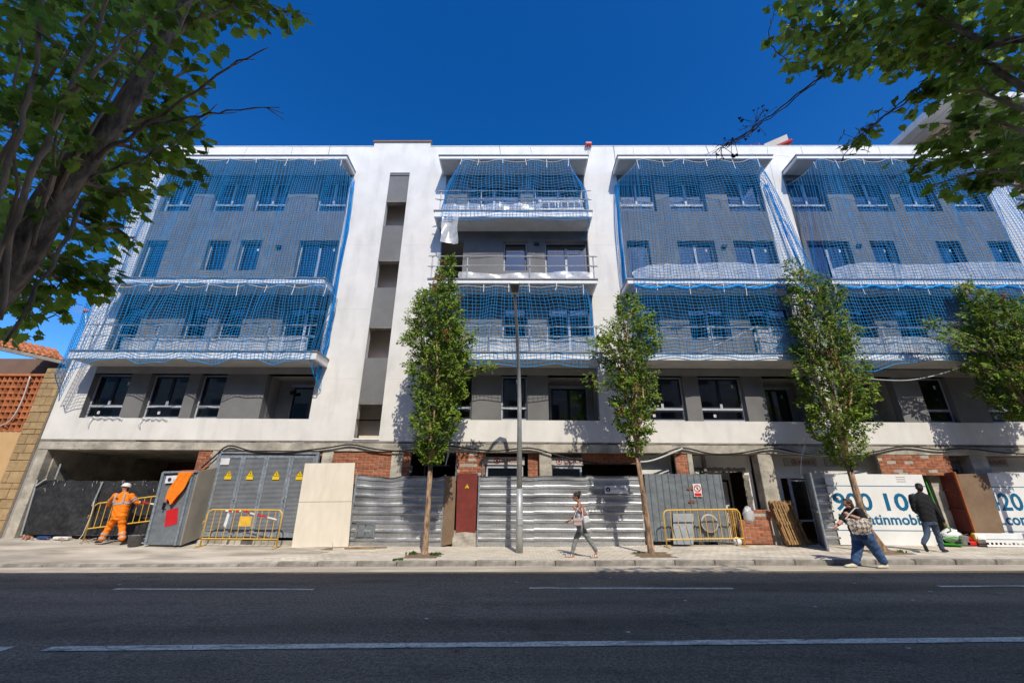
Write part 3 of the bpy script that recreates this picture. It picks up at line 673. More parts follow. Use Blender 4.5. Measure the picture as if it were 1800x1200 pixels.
def net(label, x0, x1, zt, zbm, D=1.03, rt=.55, rb=.12, ltop=None, left=True, right=True, cell=.11, seed=0, scal=.12, ties=7, bot=None, xl_b=None, xr_b=None, mod=None, wall_l=None, wall_r=None, r=.0080, roll=False):
    rng = np.random.RandomState(seed); ph = rng.rand(8)*6.28
    def plan(xa, xb, rc, n):
        pts = []
        if left: pts += [(xa, -.04), (xa, -D*.5)] if rc < .3 else [(xa, -.04)]
        pts += [(xa+rc, -D)] if left else [(xa, -D)]
        m = 24
        pts += [(lerp(xa+rc, xb-rc, i/m), -D) for i in range(1, m)]
        pts += [(xb-rc, -D)] if right else [(xb, -D)]
        if right: pts += [(xb, -D*.5), (xb, -.04)] if rc < .3 else [(xb, -.04)]
        p = np.array(pts); d = np.concatenate([[0], np.cumsum(np.linalg.norm(np.diff(p, axis=0), axis=1))]); s = np.linspace(0, d[-1], n)
        return np.stack([np.interp(s, d, p[:, 0]), np.interp(s, d, p[:, 1])], 1), d[-1]
    L = (x1-x0)+(D if left else 0)+(D if right else 0); nu = int(L/cell)+1; nv = int((zt-zbm)/cell)+1
    top, _ = plan(x0, x1, rt, nu); botp, _ = plan(xl_b if xl_b is not None else x0, xr_b if xr_b is not None else x1, rb, nu)
    v = np.linspace(0, 1, nv)[None, :, None]; u = np.linspace(0, 1, nu)
    XY = top[:, None, :]*(1-v**.6)+botp[:, None, :]*v**.6
    fr = np.clip(-top[:, 1]/D, 0, 1)
    sc = scal*np.abs(np.sin(np.pi*u*ties)); ztop = zt-sc-(1-fr)*(ltop or .0)
    zb_ = np.full(nu, zbm)+(bot(u) if bot else 0)
    Z = ztop[:, None]*(1-v[..., 0])+zb_[:, None]*v[..., 0]
    P = np.concatenate([XY, Z[..., None]], 2)
    uu = u[:, None]; vv = v[..., 0]
    fold = .085*np.sin(uu*L*2.1+ph[0]+vv*2.2)+.055*np.sin(uu*L*5.3+ph[1]+1.5*np.sin(vv*3+ph[6]))*np.sin(vv*4+ph[2])+.04*np.sin(vv*7+ph[3]+uu*L*1.3)
    P[..., 1] += -np.abs(fold)*np.sin(np.pi*np.clip(vv, .0, .97))*.9-.0
    P[..., 0] += .06*np.sin(uu*L*1.7+ph[4]+vv*4)+.035*np.sin(uu*L*4.1+ph[7]+vv*1.5)+.018*rng.randn(nu, 1)
    P[..., 2] += .035*np.sin(uu*L*1.9+ph[5]+vv*3)*np.sin(np.pi*vv)+.03*np.sin(np.pi*uu*ties*2)*np.exp(-vv*5)
    if mod: P = mod(P, u, vv)
    t = thing('safety_net', (0, 0, 0), label, 'safety net', 'blue debris nets over the balconies')
    V, Fc = strands(P, r); mesh_np('mesh', V, Fc, 'net_blue', t)
    MB().tube(P[::2, 0], .011, 5).build('edge_rope', 'rope_white', t)
    rp = MB().tube(P[::2, -1], .013, 5); rp.build('edge_rope', 'net_blue', t)
    front = [i for i in range(nu) if top[i, 1] < -D*.9]
    for k in range(ties+1):
        i = front[min(len(front)-1, int(k*(len(front)-1)/ties))]; p = P[i, 0]; h = rng.uniform(.2, .42)
        MB().tube([p+np.array([0, -.02, .10]), p+np.array([.01, -.035, 0]), p+np.array([rng.uniform(-.05, .05), -.045, -h])], .014, 5).ball(p+np.array([.005, -.035, -.02]), .028, 6, 4).build('tie_rope', 'rope_white', t)
    if roll:      # the rolled surplus of the net hangs in loops below the balcony edge
        n = 90; q = [(lerp(x0+.1, x1-.1, i/n), -D-.03, roll-.13*abs(math.sin(math.pi*i/n*ties))+.015*math.sin(i*2.3)) for i in range(n+1)]
        MB().tube(q, [.045+.012*math.sin(i*1.7) for i in range(n+1)], 6).build('rolled_edge', 'net_blue', t)
        for k in range(0, n, 3):
            pass
    return t
def b1low(P, u, vv):
    k = np.clip(1-u/.17, 0, 1)[:, None]; P[..., 0] -= k*.55*vv**1.5; P[..., 2] -= k*1.25*vv**1.3; P[..., 1] -= k*.1*vv
    k2 = np.clip((u-.90)/.1, 0, 1)[:, None]; P[..., 2] -= k2*.75*vv; return P
net('large blue net over the upper two floors of the leftmost balconies', -15.85, -7.22, 14.86, 8.83, ltop=.5, rt=.12, seed=1, ties=7, bot=lambda u: .04*np.sin(u*40), cell=.105, xl_b=-15.9, xr_b=-7.12)
net('blue net over the second floor leftmost balcony with a torn tail at its left', -15.8, -7.05, 8.86, 6.05, ltop=.1, rt=.1, seed=2, ties=8, bot=lambda u: -.18+.10*np.sin(u*30)+.05*np.sin(u*71), mod=b1low, cell=.105)
net('short blue net under the top canopy above the balcony with the ladder', -3.15, 2.95, 14.82, 11.86, ltop=.75, rt=.75, seed=3, ties=5, scal=.16, cell=.14, bot=lambda u: -.12*np.sin(u*np.pi*2)**2)
net('blue net behind the street lamp hanging from the middle balcony', -3.1, 2.95, 8.86, 5.86, left=False, right=True, D=.98, seed=4, ties=6, scal=.05, cell=.135, bot=lambda u: -.14*np.abs(np.sin(u*np.pi*3.1)))
net('large blue net over the upper floors between second and third white piers', 4.28, 10.72, 14.84, 8.80, ltop=.55, rt=.75, seed=5, ties=5, scal=.2, cell=.125, roll=8.86, xl_b=4.15, xr_b=11.3)
net('blue net over the second floor balcony between second and third white piers', 4.2, 10.75, 8.88, 6.08, ltop=.1, rt=.15, seed=6, ties=6, scal=.06, cell=.125, bot=lambda u: .05*np.sin(u*31))
net('large blue net over the upper floors of the rightmost balconies', 11.72, 20.45, 14.84, 8.80, ltop=.55, rt=.7, seed=7, ties=7, scal=.2, cell=.12, roll=8.88, xl_b=11.7, xr_b=20.9)
net('blue net over the second floor rightmost balcony, hem sagging at its left', 11.6, 20.6, 8.88, 6.02, ltop=.1, rt=.15, seed=8, ties=8, scal=.06, cell=.12, bot=lambda u: -.38*np.exp(-((u-.12)/.11)**2)+.05*np.sin(u*40))
def dense_tail(label, pts, w, seed):
    rng = np.random.RandomState(seed); t = thing('gathered_net', pts[0], label, 'safety net', 'gathered strands of blue net')
    mb = MB()
    for k in range(9):
        o = [(rng.uniform(-w, w), rng.uniform(-.08, .08)) for _ in pts]
        mb.tube([(p[0]+a, p[1]+b, p[2]) for p, (a, b) in zip(pts, o)], .012, 4)
    o = mb.build('bundle', 'net_blue', t); o['kind'] = 'stuff'
dense_tail('gathered blue net strands hanging down the left edge of the white stair pier', [(-7.2, -.12, 14.6), (-7.12, -.1, 12), (-7.15, -.1, 9.2), (-7.1, -.14, 7), (-7.2, -.2, 5.5)], .07, 11)
dense_tail('gathered blue net strands hanging beside the second white pier, right of the middle bay', [(4.36, -.1, 14.3), (4.30, -.1, 12), (4.28, -.1, 9.2), (4.5, -.16, 8.3)], .05, 12)
dense_tail('gathered blue net strands hanging beside the third white pier from the left', [(10.8, -.1, 14.3), (11.1, -.25, 11), (11.35, -.4, 8.9)], .06, 13)

def guardrail(label, x0, x1, z, posts, Y=-.90, rails=(.55, .97), tilt=0.0):
    t = thing('guardrail', ((x0+x1)/2, Y, z), label, 'guard rail', 'temporary guard rails on the balconies')
    for p in posts: MB().tube([(p, Y, z), (p+tilt*.3, Y-.01, z+1.02)], .024, 8).build('post', 'rail_metal', t)
    for h in rails:
        a = x0
        segs = sorted([x0]+[p for p in posts if x0 < p < x1]+[x1])
        for i in range(len(segs)-1): MB().tube([(segs[i]-.12, Y-.045, z+h+random.uniform(-.03, .03)), (segs[i+1]+.12, Y-.045, z+h+random.uniform(-.03, .03))], .019, 7).build('rail', 'rail_metal', t)
    return t
guardrail('grey guard rail behind the net on the second floor leftmost balcony', -15.4, -7.3, 6.28, [-15.2, -12.9, -11.0, -8.9, -7.45])
guardrail('grey guard rail on the uncovered third floor balcony of the middle bay', -3.26, 2.96, 9.17, [-3.22, -1.88, .5, 2.92])
guardrail('grey guard rail with ladder behind it on the top middle balcony', -3.2, 2.9, 12.26, [-3.1, -1.45, .75, 2.8])
guardrail('grey guard rail behind the street lamp on the second floor middle balcony', -3.1, 2.9, 6.28, [-3.0, -.98, .47, 2.85])
guardrail('grey guard rail with a diagonal brace on the second floor balcony right of the middle', 4.6, 10.6, 6.28, [5.0, 6.95, 8.6, 10.5])
guardrail('grey guard rail on the second floor rightmost balcony', 11.9, 20.3, 6.28, [12.0, 13.0, 14.9, 17.2, 19.6])
t = thing('brace_bar', (7.5, -.86, 6.3), 'thin diagonal bar propped against the guard rail right of the middle bay', 'bar'); MB().tube([(6.4, -.8, 6.29), (8.5, -.86, 7.24)], .018, 6).build('bar', 'rail_metal', t)
def film(label, x0, x1, z0, z1, Y, seed, name='plastic_sheet', amp=.018, top=None):
    rng = np.random.RandomState(seed); ph = rng.rand(6)*6.28; n = int((x1-x0)/.12)
    mb = MB()
    def fn(u, v):
        x = lerp(x0, x1, u); zt = z1+(top(u) if top else .045*math.sin(u*6+ph[0])+.02*math.sin(u*17+ph[1]))
        return (x+.03*math.sin(v*7+u*20), Y+amp*math.sin(x*7+ph[2]+v*3)+amp*.5*math.sin(x*17+ph[3]-v*5), lerp(z0, zt, v))
    mb.grid(fn, max(3, n), 7); o = mb.build(name, 'film', None, smooth=True, normals=False); return tag(o, label, 'plastic sheet', 'clear plastic sheets on the balconies')
film('clear plastic sheet along the second floor leftmost balcony', -14.2, -7.5, 6.26, 6.80, -.82, 1)
film('clear plastic sheet along the uncovered third floor balcony', -2.2, 2.9, 9.15, 9.50, -.84, 2)
film('clear plastic sheet along the top balcony with the ladder', -3.0, 1.0, 12.24, 12.72, -.84, 3)
film('strip of clear plastic hanging down past the edge of the top middle balcony', -2.95, -2.3, 10.7, 12.1, -1.02, 4, amp=.07)
film('clear plastic sheet on the second floor balcony behind the street lamp', -2.0, 2.9, 6.26, 6.85, -.82, 5)
film('wide clear plastic sheet along the third floor balcony right of the middle bay', 4.4, 10.7, 9.16, 9.92, -.86, 6, top=lambda u: -.35*math.exp(-u*9)+.04*math.sin(u*14))
film('wide clear plastic sheet along the third floor rightmost balcony', 11.9, 20.4, 9.18, 9.95, -.86, 7, top=lambda u: -.3*math.exp(-u*8)+.1*math.sin(u*11)*math.exp(-u))
film('crumpled clear plastic sheet on the second floor balcony above the gate', 8.5, 10.7, 6.26, 7.2, -.82, 8)
film('clear plastic sheet on the second floor rightmost balcony', 11.9, 18.5, 6.28, 6.9, -.82, 9)
for i, (x, z, w) in enumerate([(-15.1, 4.0, 1.1), (-13.3, 3.98, .9)]):
    n = 14; mb = MB().tube([(x+w*k/n, -.03-.02*math.sin(k*2.1), z+.05+.03*math.sin(k*1.7)) for k in range(n+1)]+[(x+w+(.02 if i else 0), -.05, z-.02)], [.02+.018*abs(math.sin(k*1.3)) for k in range(n+2)], 6)
    mb.tube([(x+.05, -.03, z+.03), (x-.02, -.05, z-.12), (x+.02+.05*i, -.04, z-.30)], [.02, .04, .012], 6)
    tag(mb.build('plastic_scrap', 'film', None, smooth=True), ['crumpled plastic strip draped along the far left first floor sill', 'crumpled plastic strip dangling under the second first floor window'][i], 'plastic scrap')
# ladder lying on the top balcony
ld = thing('ladder', (1.8, -.75, 12.3), 'white folding ladder lying on the top middle balcony behind the net', 'ladder')
for z in (12.50, 12.86): MB().bar((.9, -.72, z), (2.75, -.72, z+.03), .06, .05).build('stile', 'white_paint', ld)
for k in range(7): MB().bar((1.05+k*.26, -.72, 12.52), (1.05+k*.26, -.72, 12.87), .035).build('rung', 'white_paint', ld)
for x in (.95, 2.55): MB().lathe((x, -.76, 12.86), [(.07, -.02), (.07, .05)], 12, 'y').build('hinge', 'white_paint', ld)
# lid-like white box on the second floor balcony
tag(MB().box(-.95, -.35, -.75, -.45, 6.26, 6.58).build('polystyrene_block', 'white_board', None, bevel=.01), 'white block lying on the second floor middle balcony behind the net', 'block')

# rope sagging under the right hand balcony, white cable dropping to the gate, black supply cable
def sag(pts, Y, r, mat, name, label, cat='cable'):
    P = [at(x, y, Y) for x, y in pts]; Q = []
    for i in range(len(P)-1):
        for k in range(4):
            a = P[max(i-1, 0)]; b = P[i]; c = P[i+1]; d = P[min(i+2, len(P)-1)]; t = k/4
            Q.append(.5*((2*b)+(c-a)*t+(2*a-5*b+4*c-d)*t*t+(3*b-a-3*c+d)*t**3))
    Q.append(P[-1]); o = MB().tube(Q, r, 7).build(name, mat, None, smooth=True); return tag(o, label, cat)
sag([(1500, 661), (1545, 667), (1597, 668), (1650, 658), (1700, 641), (1716, 634)], -1.0, .016, 'white_cable', 'cable', 'pale cable sagging in a curve below the rightmost balcony')
sag([(1436, 560), (1431, 660), (1428, 735), (1417, 775), (1409, 805), (1408, 834)], -.75, .012, 'white_cable', 'cable', 'thin white cable dropping past the third tree to the open gate')
sag([(354, 822), (376, 803), (402, 783), (440, 792), (490, 796), (540, 791), (580, 786), (617, 781), (660, 789), (710, 792), (780, 783), (830, 789), (875, 792), (932, 787), (985, 801), (1040, 813), (1080, 815), (1120, 811), (1160, 799), (1200, 787), (1250, 797), (1300, 796), (1358, 787), (1410, 797), (1460, 801), (1530, 795), (1590, 784), (1650, 790), (1700, 788), (1760, 795), (1830, 799)], -.07, .026, 'black_cable', 'cable', 'black supply cable looping along the concrete beam over the ground floor')
sag([(1120, 812), (1150, 808), (1200, 788)], -.10, .03, 'white_cable', 'cable_sleeve', 'pale stretch of sleeve on the supply cable by the second tree')
sag([(1350, 788), (1420, 799), (1470, 801), (1520, 797)], -.11, .012, 'white_cable', 'cable', 'white cable beside the black one above the shutters at right')
sag([(570, 862), (578, 800), (582, 770)], -.03, .02, 'rail_metal', 'conduit', 'thin grey conduit rising on the concrete column right of the grey doors', 'conduit') if False else None
sag([(787, 780), (789, 795), (783, 818), (786, 802), (788, 790)], -.05, .01, 'white_cable', 'cable', 'loose white cable end hanging beside the first tree over the entrance')
sag([(900, 792), (880, 792), (878, 783), (884, 776), (890, 781), (892, 792)], -.09, .008, 'black_cable', 'cable_loop', 'small loop of thin black cable near the street lamp') if False else None

# ================================================================== HOARDING LINE
def corr(name, label, x0, x1, z0, z1, Y, horiz=True, pitch=.262, dep=.05, mat='sheet_metal', cat='hoarding', group='corrugated metal hoarding sheets', warp=.0, seed=0, z0b=None):
    rng = random.Random(seed); prof = [(0, 0), (.60, 0), (.72, -dep), (.90, -dep), (1.0, 0)]
    L = (z1-z0) if horiz else (x1-x0); s = [0]; y = [0]
    k = 0
    while s[-1] < L:
        for (a, b) in prof[1:]: s.append((k+a)*pitch); y.append(b)
        k += 1
    s = [min(v, L) for v in s]; mb = MB(); n = 14
    ph = rng.uniform(0, 6)
    for i in range(n+1):
        for v, d in zip(s, y):
            if horiz:
                x = lerp(x0, x1, i/n); zz = z0+v+(.012*math.sin(i*1.1+ph)+.02*math.sin(i*.5+ph))*warp*(v/L)**4; mb.v.append((x, Y+d+warp*.012*math.sin(i*.9+v*2), zz))
            else:
                x = x0+v; mb.v.append((x, Y+d, lerp(z0, z1, i/n)))
    m = len(s)
    for i in range(n):
        for j in range(m-1): mb.f.append((i*m+j, (i+1)*m+j, (i+1)*m+j+1, i*m+j+1))
    t = thing(name, ((x0+x1)/2, Y, z0), label, cat, group)
    mb.build('sheet', mat, t, normals=False)
    return t
PX = lambda px, py, Y: float(at(px, py, Y)[0]); PZ = lambda px, py, Y: float(at(px, py, Y)[2])
# black tarp fence of the garage
tf = thing('tarp_fence', (-13.5, .1, .2), 'black tarpaulin fence closing the garage opening behind the worker', 'fence')
def tarp(pts, Y, seed):
    P = [at(x, y, Y) for x, y in pts]; mb = MB(); rng = random.Random(seed); ph = rng.uniform(0, 6)
    def fn(u, v):
        b = P[0]*(1-u)+P[1]*u; tt = P[3]*(1-u)+P[2]*u; p = b*(1-v)+tt*v
        return p+np.array([0, .018*math.sin(u*14+ph+v*5)+.012*math.sin(u*31-v*9)+.01*math.sin(v*21+ph), .012*math.sin(u*25+ph)*(v > .95)])
    mb.grid(fn, 26, 16); return mb
tarp([(37, 939), (158, 940), (178, 845), (66, 843)], .06, 1).build('tarp', 'black_tarp', tf, smooth=True, normals=False)
tarp([(155, 940), (264, 941), (288, 845), (176, 845)], .09, 2).build('tarp', 'black_tarp', tf, smooth=True, normals=False)
for (a, b) in [((181, 846), (162, 889)), ((107, 815), (97, 842)), ((66, 843), (37, 941))]:
    p = at(*a, .03); q = at(*b, .03); MB().tube([p, q], .025, 8).build('post', 'rail_metal', tf)
mb = MB()
for k in range(22):
    x, y = random.uniform(75, 275), 843+random.uniform(0, 22)*random.random(); p = at(x, y, .035); mb.bar(p, p+np.array([random.uniform(-.05, .05), 0, -random.uniform(.02, .12)]), .007, .004)
o = mb.build('plaster_splash', 'window_card', tf); o['kind'] = 'stuff'
sag([(62, 855), (75, 845), (82, 842)], .0, .02, 'white_cable', 'hose', 'short pale hose hooked over the left end of the black fence', 'hose')
# grey steel site door with its return panel
sd = thing('site_door', at(285, 957, -.75), 'grey steel site door with red squares and an orange garment over it', 'door')
A, B, C_, D_ = at(257, 957, -.75), at(318, 958, -.75), at(350, 828, -.75), at(289, 830, -.75)
MB().panel(A, B, C_, D_, .05).build('door_leaf', 'grey_sheet', sd, bevel=.006)
fw = MB(); fw.bar(A+[0, -.03, 0], D_+[0, -.03, 0], .07, .06).bar(D_+[0, -.03, 0], C_+[0, -.03, 0], .07, .06); e1 = lerp(A, B, .86); e2 = lerp(D_, C_, .86)
fw.bar(e1+[0, -.03, 0], e2+[0, -.03, 0], .05, .06); fw.build('frame', 'door_frame_grey', sd)
bp = at(355, 944, .0); tp = at(382, 821, .0)
MB().panel(B+[.01, -.02, 0], np.array([B[0]+.05, -.02, bp[2]]), np.array([B[0]+.05, -.02, tp[2]]), C_+[.01, -.02, 0], .04).build('return_panel', 'beige_panel', sd)
h = lerp(lerp(A, B, .3), lerp(D_, C_, .3), .52)
MB().box(h[0]-.06, h[0]-.02, -.84, -.78, h[2]-.1, h[2]+.1).tube([h+[-.04, -.10, .02], h+[.06, -.11, .01]], .012, 6).build('handle', 'black_paint', sd)
def on_door(u, v, off=-.012): return lerp(lerp(A, B, u), lerp(D_, C_, u), v)+[0, off-.0, 0]
MB().panel(on_door(.13, .84, -.06), on_door(.80, .85, -.06), on_door(.80, .955, -.06), on_door(.13, .945, -.06), .006).build('name_plate', 'sign_white', sd)
q = on_door(.25, .893, -.07); MB().lathe((q[0], q[1], q[2]), [(.055, -.006), (.055, .004)], 18, 'y').build('round_logo', 'print_navy', sd)
mtext('lettering', 'LUIS PARÉS', 'print_grey', sd, on_door(.36, .87, -.068), (1, 0, 0), (0, 0, 1), .085, .52)
MB().panel(on_door(.40, .24, -.01), on_door(.74, .28, -.01), on_door(.66, .50, -.01), on_door(.34, .46, -.01), .004).build('red_square', 'red_bright', sd)
MB().panel(on_door(.28, .57, -.01), on_door(.55, .55, -.01), on_door(.64, .73, -.01), on_door(.34, .80, -.01), .004).build('red_square', 'red_bright', sd)
oj = thing('work_jacket', on_door(.7, .97), 'orange work garment draped over the top of the grey site door', 'garment')
mb = MB()
def jk(u, v):
    top = on_door(lerp(.47, .93, u), .99, -.07); bot = on_door(lerp(.28, .62, u), .58+.04*math.sin(u*7), -.09); p = lerp(top, bot, v)
    return p+np.array([.03*math.sin(v*8+u*3), -.02-.035*abs(math.sin(u*9+v*2)), 0])
mb.grid(jk, 14, 14); mb.grid(lambda u, v: on_door(lerp(.47, .93, u), .99+.03*math.sin(v*3.1), lerp(-.08, .12, v)), 10, 4); mb.build('cloth', 'orange_cloth', oj, smooth=True, normals=False)
# transformer room doors
td = thing('transformer_doors', (-8.5, 0, .2), 'row of tall grey louvred steel doors with yellow warning triangles', 'door')
xs = [PX(x, 799, -.0) for x in (390, 431, 472, 515, 557)]; zb0, zt0 = .25, 2.80
for i in range(4):
    a, b = xs[i]+.004, xs[i+1]-.004
    lf = MB().box(a, b, -.02, .03, zb0, zt0).build('door_leaf', 'louver_grey', td)
    fb = MB().box(a, a+.075, -.05, -.0205, zb0, zt0).box(b-.075, b, -.05, -.0205, zb0, zt0).box(a+.076, b-.076, -.05, -.0205, zt0-.09, zt0).box(a+.076, b-.076, -.05, -.0205, zb0, zb0+.16)
    sub(fb, 'leaf_frame', 'door_frame_grey', lf)
    sl_ = MB(); z = zb0+.18
    while z < zt0-.12: sl_.hexa([(a+.077, -.021, z), (b-.077, -.021, z), (b-.077, -.0205, z+.03), (a+.077, -.0205, z+.03)], [(a+.077, -.042, z+.004), (b-.077, -.042, z+.004), (b-.077, -.022, z+.033), (a+.077, -.022, z+.033)]); z += .04
    o = sub(sl_, 'louvre_slats', 'louver_grey', lf); o['kind'] = 'stuff'
    cx = PX((402, 440, 486, 527)[i], 834, -.05); cz = PZ(440, 832, -.05)
    def tri(cx, cz, s, Y, mb=None): return (mb or MB()).add([(cx-s, Y, cz-s*.6), (cx+s, Y, cz-s*.6), (cx, Y, cz+s*1.1), (cx-s, Y+.004, cz-s*.6), (cx+s, Y+.004, cz-s*.6), (cx, Y+.004, cz+s*1.1)], [(0, 1, 2), (5, 4, 3), (0, 3, 4, 1), (1, 4, 5, 2), (2, 5, 3, 0)])
    sg = tri(cx, cz, .115, -.058).box(cx-.115, cx+.115, -.058, -.054, cz-.19, cz-.075).build('warning_sign', 'sign_yellow', None); sg.parent = lf
    bd = MB()
    for (p, q) in [((-.115, -.069), (.115, -.069)), ((.115, -.069), (0, .126)), ((0, .126), (-.115, -.069))]: bd.bar((cx+p[0]*.93, -.0605, cz+p[1]*.93), (cx+q[0]*.93, -.0605, cz+q[1]*.93), .016, .004)
    bd.add([(cx+.012, -.061, cz+.06), (cx-.028, -.061, cz-.005), (cx+.002, -.061, cz-.003), (cx-.014, -.061, cz-.052), (cx+.03, -.061, cz+.012), (cx+.002, -.061, cz+.01)], [(0, 1, 2, 5), (2, 3, 4, 5)])
    sub(bd, 'lightning_mark', 'black_paint', lf)
    if i in (0, 2): MB().box(b-.02, b+.03, -.09, -.05, 1.35, 1.5).build('lock', 'door_frame_grey', td, bevel=.01)
MB().box(xs[0]+.06, xs[0]+.36, -.062, -.058, 2.48, 2.70).build('paper_notice', 'sign_white', td)
MB().box(xs[0]-.1, xs[0]-.002, -.05, .08, zb0-.1, zt0+.05).box(xs[4]+.002, xs[4]+.1, -.05, .08, zb0-.1, zt0+.05).box(xs[0]-.1, xs[4]+.1, -.045, .08, zt0+.052, zt0+.12).build('door_frame', 'door_frame_grey', td)
MB().box(xs[0]-.1, xs[4]+.1, -.10, .1, .02, .16).build('threshold', 'concrete', td, bevel=.01)
# cream board leaning
cb = thing('chipboard_sheet', at(560, 961, -.45), 'tall cream coloured board leaning against the grey louvred doors', 'board')
a, b, c, d = at(512, 962, -.50), at(612, 961, -.50), at(624, 813, -.16), at(536, 814, -.16); MB().panel(a, b, c, d, .03).build('board', 'cream_board', cb, bevel=.004)
MB().bar(lerp(a, d, .52)+[0, -.003, 0], lerp(b, c, .52)+[0, -.003, 0], .012, .004).build('scored_line', 'brown_board', cb)
zbA = S(-4.6, -.1)
hA1 = corr('hoarding_sheet', 'dented corrugated metal hoarding sheet with a small vent, right of the cream board', PX(620, 900, -.12), PX(716, 900, -.12), zbA-.02, 2.13, -.12, warp=1.6, seed=1)
hA2 = corr('hoarding_sheet', 'corrugated metal hoarding sheet directly behind the first tree trunk', PX(712, 900, -.14), PX(779, 900, -.14), zbA-.01, 2.14, -.145, warp=1.2, seed=2)
for h_, x in ((hA1, PX(620, 900, -.12)), (hA2, PX(779, 900, -.14))): MB().bar((x, -.15, zbA), (x, -.15, 2.2), .06, .06).build('post', 'door_frame_grey', h_)
vx0, vz1 = PX(627, 920, -.2), PZ(640, 919, -.2); mb = MB(); mb.box(vx0, vx0+.6, -.20, -.16, vz1-.03, vz1).box(vx0, vx0+.04, -.2, -.16, vz1-.42, vz1-.03).box(vx0+.56, vx0+.6, -.2, -.16, vz1-.42, vz1-.03); mb.build('vent_frame', 'galvanised', hA1)
MB().box(vx0+.06, vx0+.28, -.185, -.165, vz1-.4, vz1-.05).build('vent_flap', 'grey_sheet', hA1); MB().box(vx0+.31, vx0+.54, -.18, -.165, vz1-.4, vz1-.05).build('vent_flap', 'grey_sheet', hA1)
bb = thing('scribbled_board', at(788, 957, -.1), 'narrow brown panel with scribbles between the first tree and the maroon door', 'board')
pa, pb, pc, pd = at(776, 959, -.20), at(797, 955, -.02), at(802, 837, -.02), at(783, 836, -.20)
MB().panel(pa, pb, pc, pd, .025).build('board', 'brown_board', bb)
mb = MB()
for k in range(5):
    q0 = lerp(lerp(pa, pb, .3+.08*k), lerp(pd, pc, .3+.08*k), .68+.06*math.sin(k*2)); q1 = lerp(lerp(pa, pb, .34+.09*k), lerp(pd, pc, .34+.09*k), .80+.05*math.cos(k*3)); mb.bar(q0+[.0, -.006, 0], q1+[.0, -.006, 0], .012, .003)
mb.build('scribble', 'beige_panel', bb)
rd = thing('meter_door', at(820, 934, -.02), 'maroon steel meter cupboard door with a small yellow triangle', 'door')
a, b, c, d = at(801, 935, -.03), at(836, 935, -.03), at(840, 831, -.03), at(804, 831, -.03); MB().panel(a, b, c, d, .04).build('door_leaf', 'red_door', rd, bevel=.004)
q = at(821, 855, -.04); tri(q[0], q[2], .075, -.04).build('warning_sign', 'sign_yellow', rd)
MB().bar(q+[-.05, -.004, -.03], q+[.05, -.004, -.03], .008, .002).bar(q+[0, -.004, .05], q+[-.0, -.004, -.02], .012, .002).build('warning_mark', 'black_paint', rd)
mb = MB(); z0 = S(-2, 0)
mb.grid(lambda u, v: (lerp(-2.02, -1.12, u), -.02-.03*math.sin(u*9+v*5)*v*(1-v)*4-.02*(1-v), lerp(z0-.05, .50, v)), 12, 6); tag(mb.build('plinth', 'mortar', None, smooth=False, normals=False), 'rough mortar plinth under the maroon door', 'plinth')
for x in (-2.02, -1.12): tag(MB().box(x-.02, x+.02, -.05, .01, 2.0, 2.75).build('steel_post', 'grey_sheet', None), 'short dark steel post %s the brick pier above the maroon door' % ('left of' if x < -1.5 else 'right of'), 'post', 'steel posts over the maroon door')
zbB = S(1.5, -.1)
xb = [PX(842, 900, -.1), PX(940, 900, -.1), PX(1035, 900, -.1), PX(1128, 900, -.1)]
labs = ['clean corrugated hoarding sheet immediately right of the maroon door', 'corrugated hoarding sheet directly behind the street lamp and walking woman', 'corrugated hoarding sheet with the white name sign, left of the second tree']
hB = []
for i in range(3): hB.append(corr('hoarding_sheet', labs[i], xb[i]-.03, xb[i+1]+.02, zbB-.02+.02*i, 2.17+.015*i, -.11-.012*(i % 2), warp=.5, seed=5+i))
MB().bar((xb[0]-.02, -.14, zbB), (xb[0]-.02, -.14, 2.2), .05, .05).build('post', 'door_frame_grey', hB[0])
ns = thing('name_sign', at(1084, 860, -.15), 'small white sign with a round navy logo on the corrugated hoarding', 'sign')
a, b, c, d = at(1063, 867, -.165), at(1104, 867, -.165), at(1104, 853, -.165), at(1063, 853, -.165); MB().panel(a, b, c, d, .006).build('sign_board', 'sign_white', ns)
q = lerp(lerp(a, c, .5), lerp(a, d, .5), .72); MB().lathe((q[0], q[1]-.004, q[2]), [(.075, -.002), (.075, .003)], 20, 'y').build('round_logo', 'print_navy', ns)
MB().bar(q+[-.04, -.009, .02], q+[.04, -.009, .02], .012, .002).bar(q+[0, -.009, .02], q+[0, -.009, -.045], .03, .002).build('logo_mark', 'sign_white', ns)
mtext('lettering', 'LUIS PARÉS', 'print_grey', ns, a+[.22, -.003, .12], (1, 0, 0), (0, 0, 1), .085, .48)
mtext('small_lettering', 'CONSTRUCCIONES', 'print_grey', ns, a+[.23, -.003, .06], (1, 0, 0), (0, 0, 1), .03, .40) if False else None
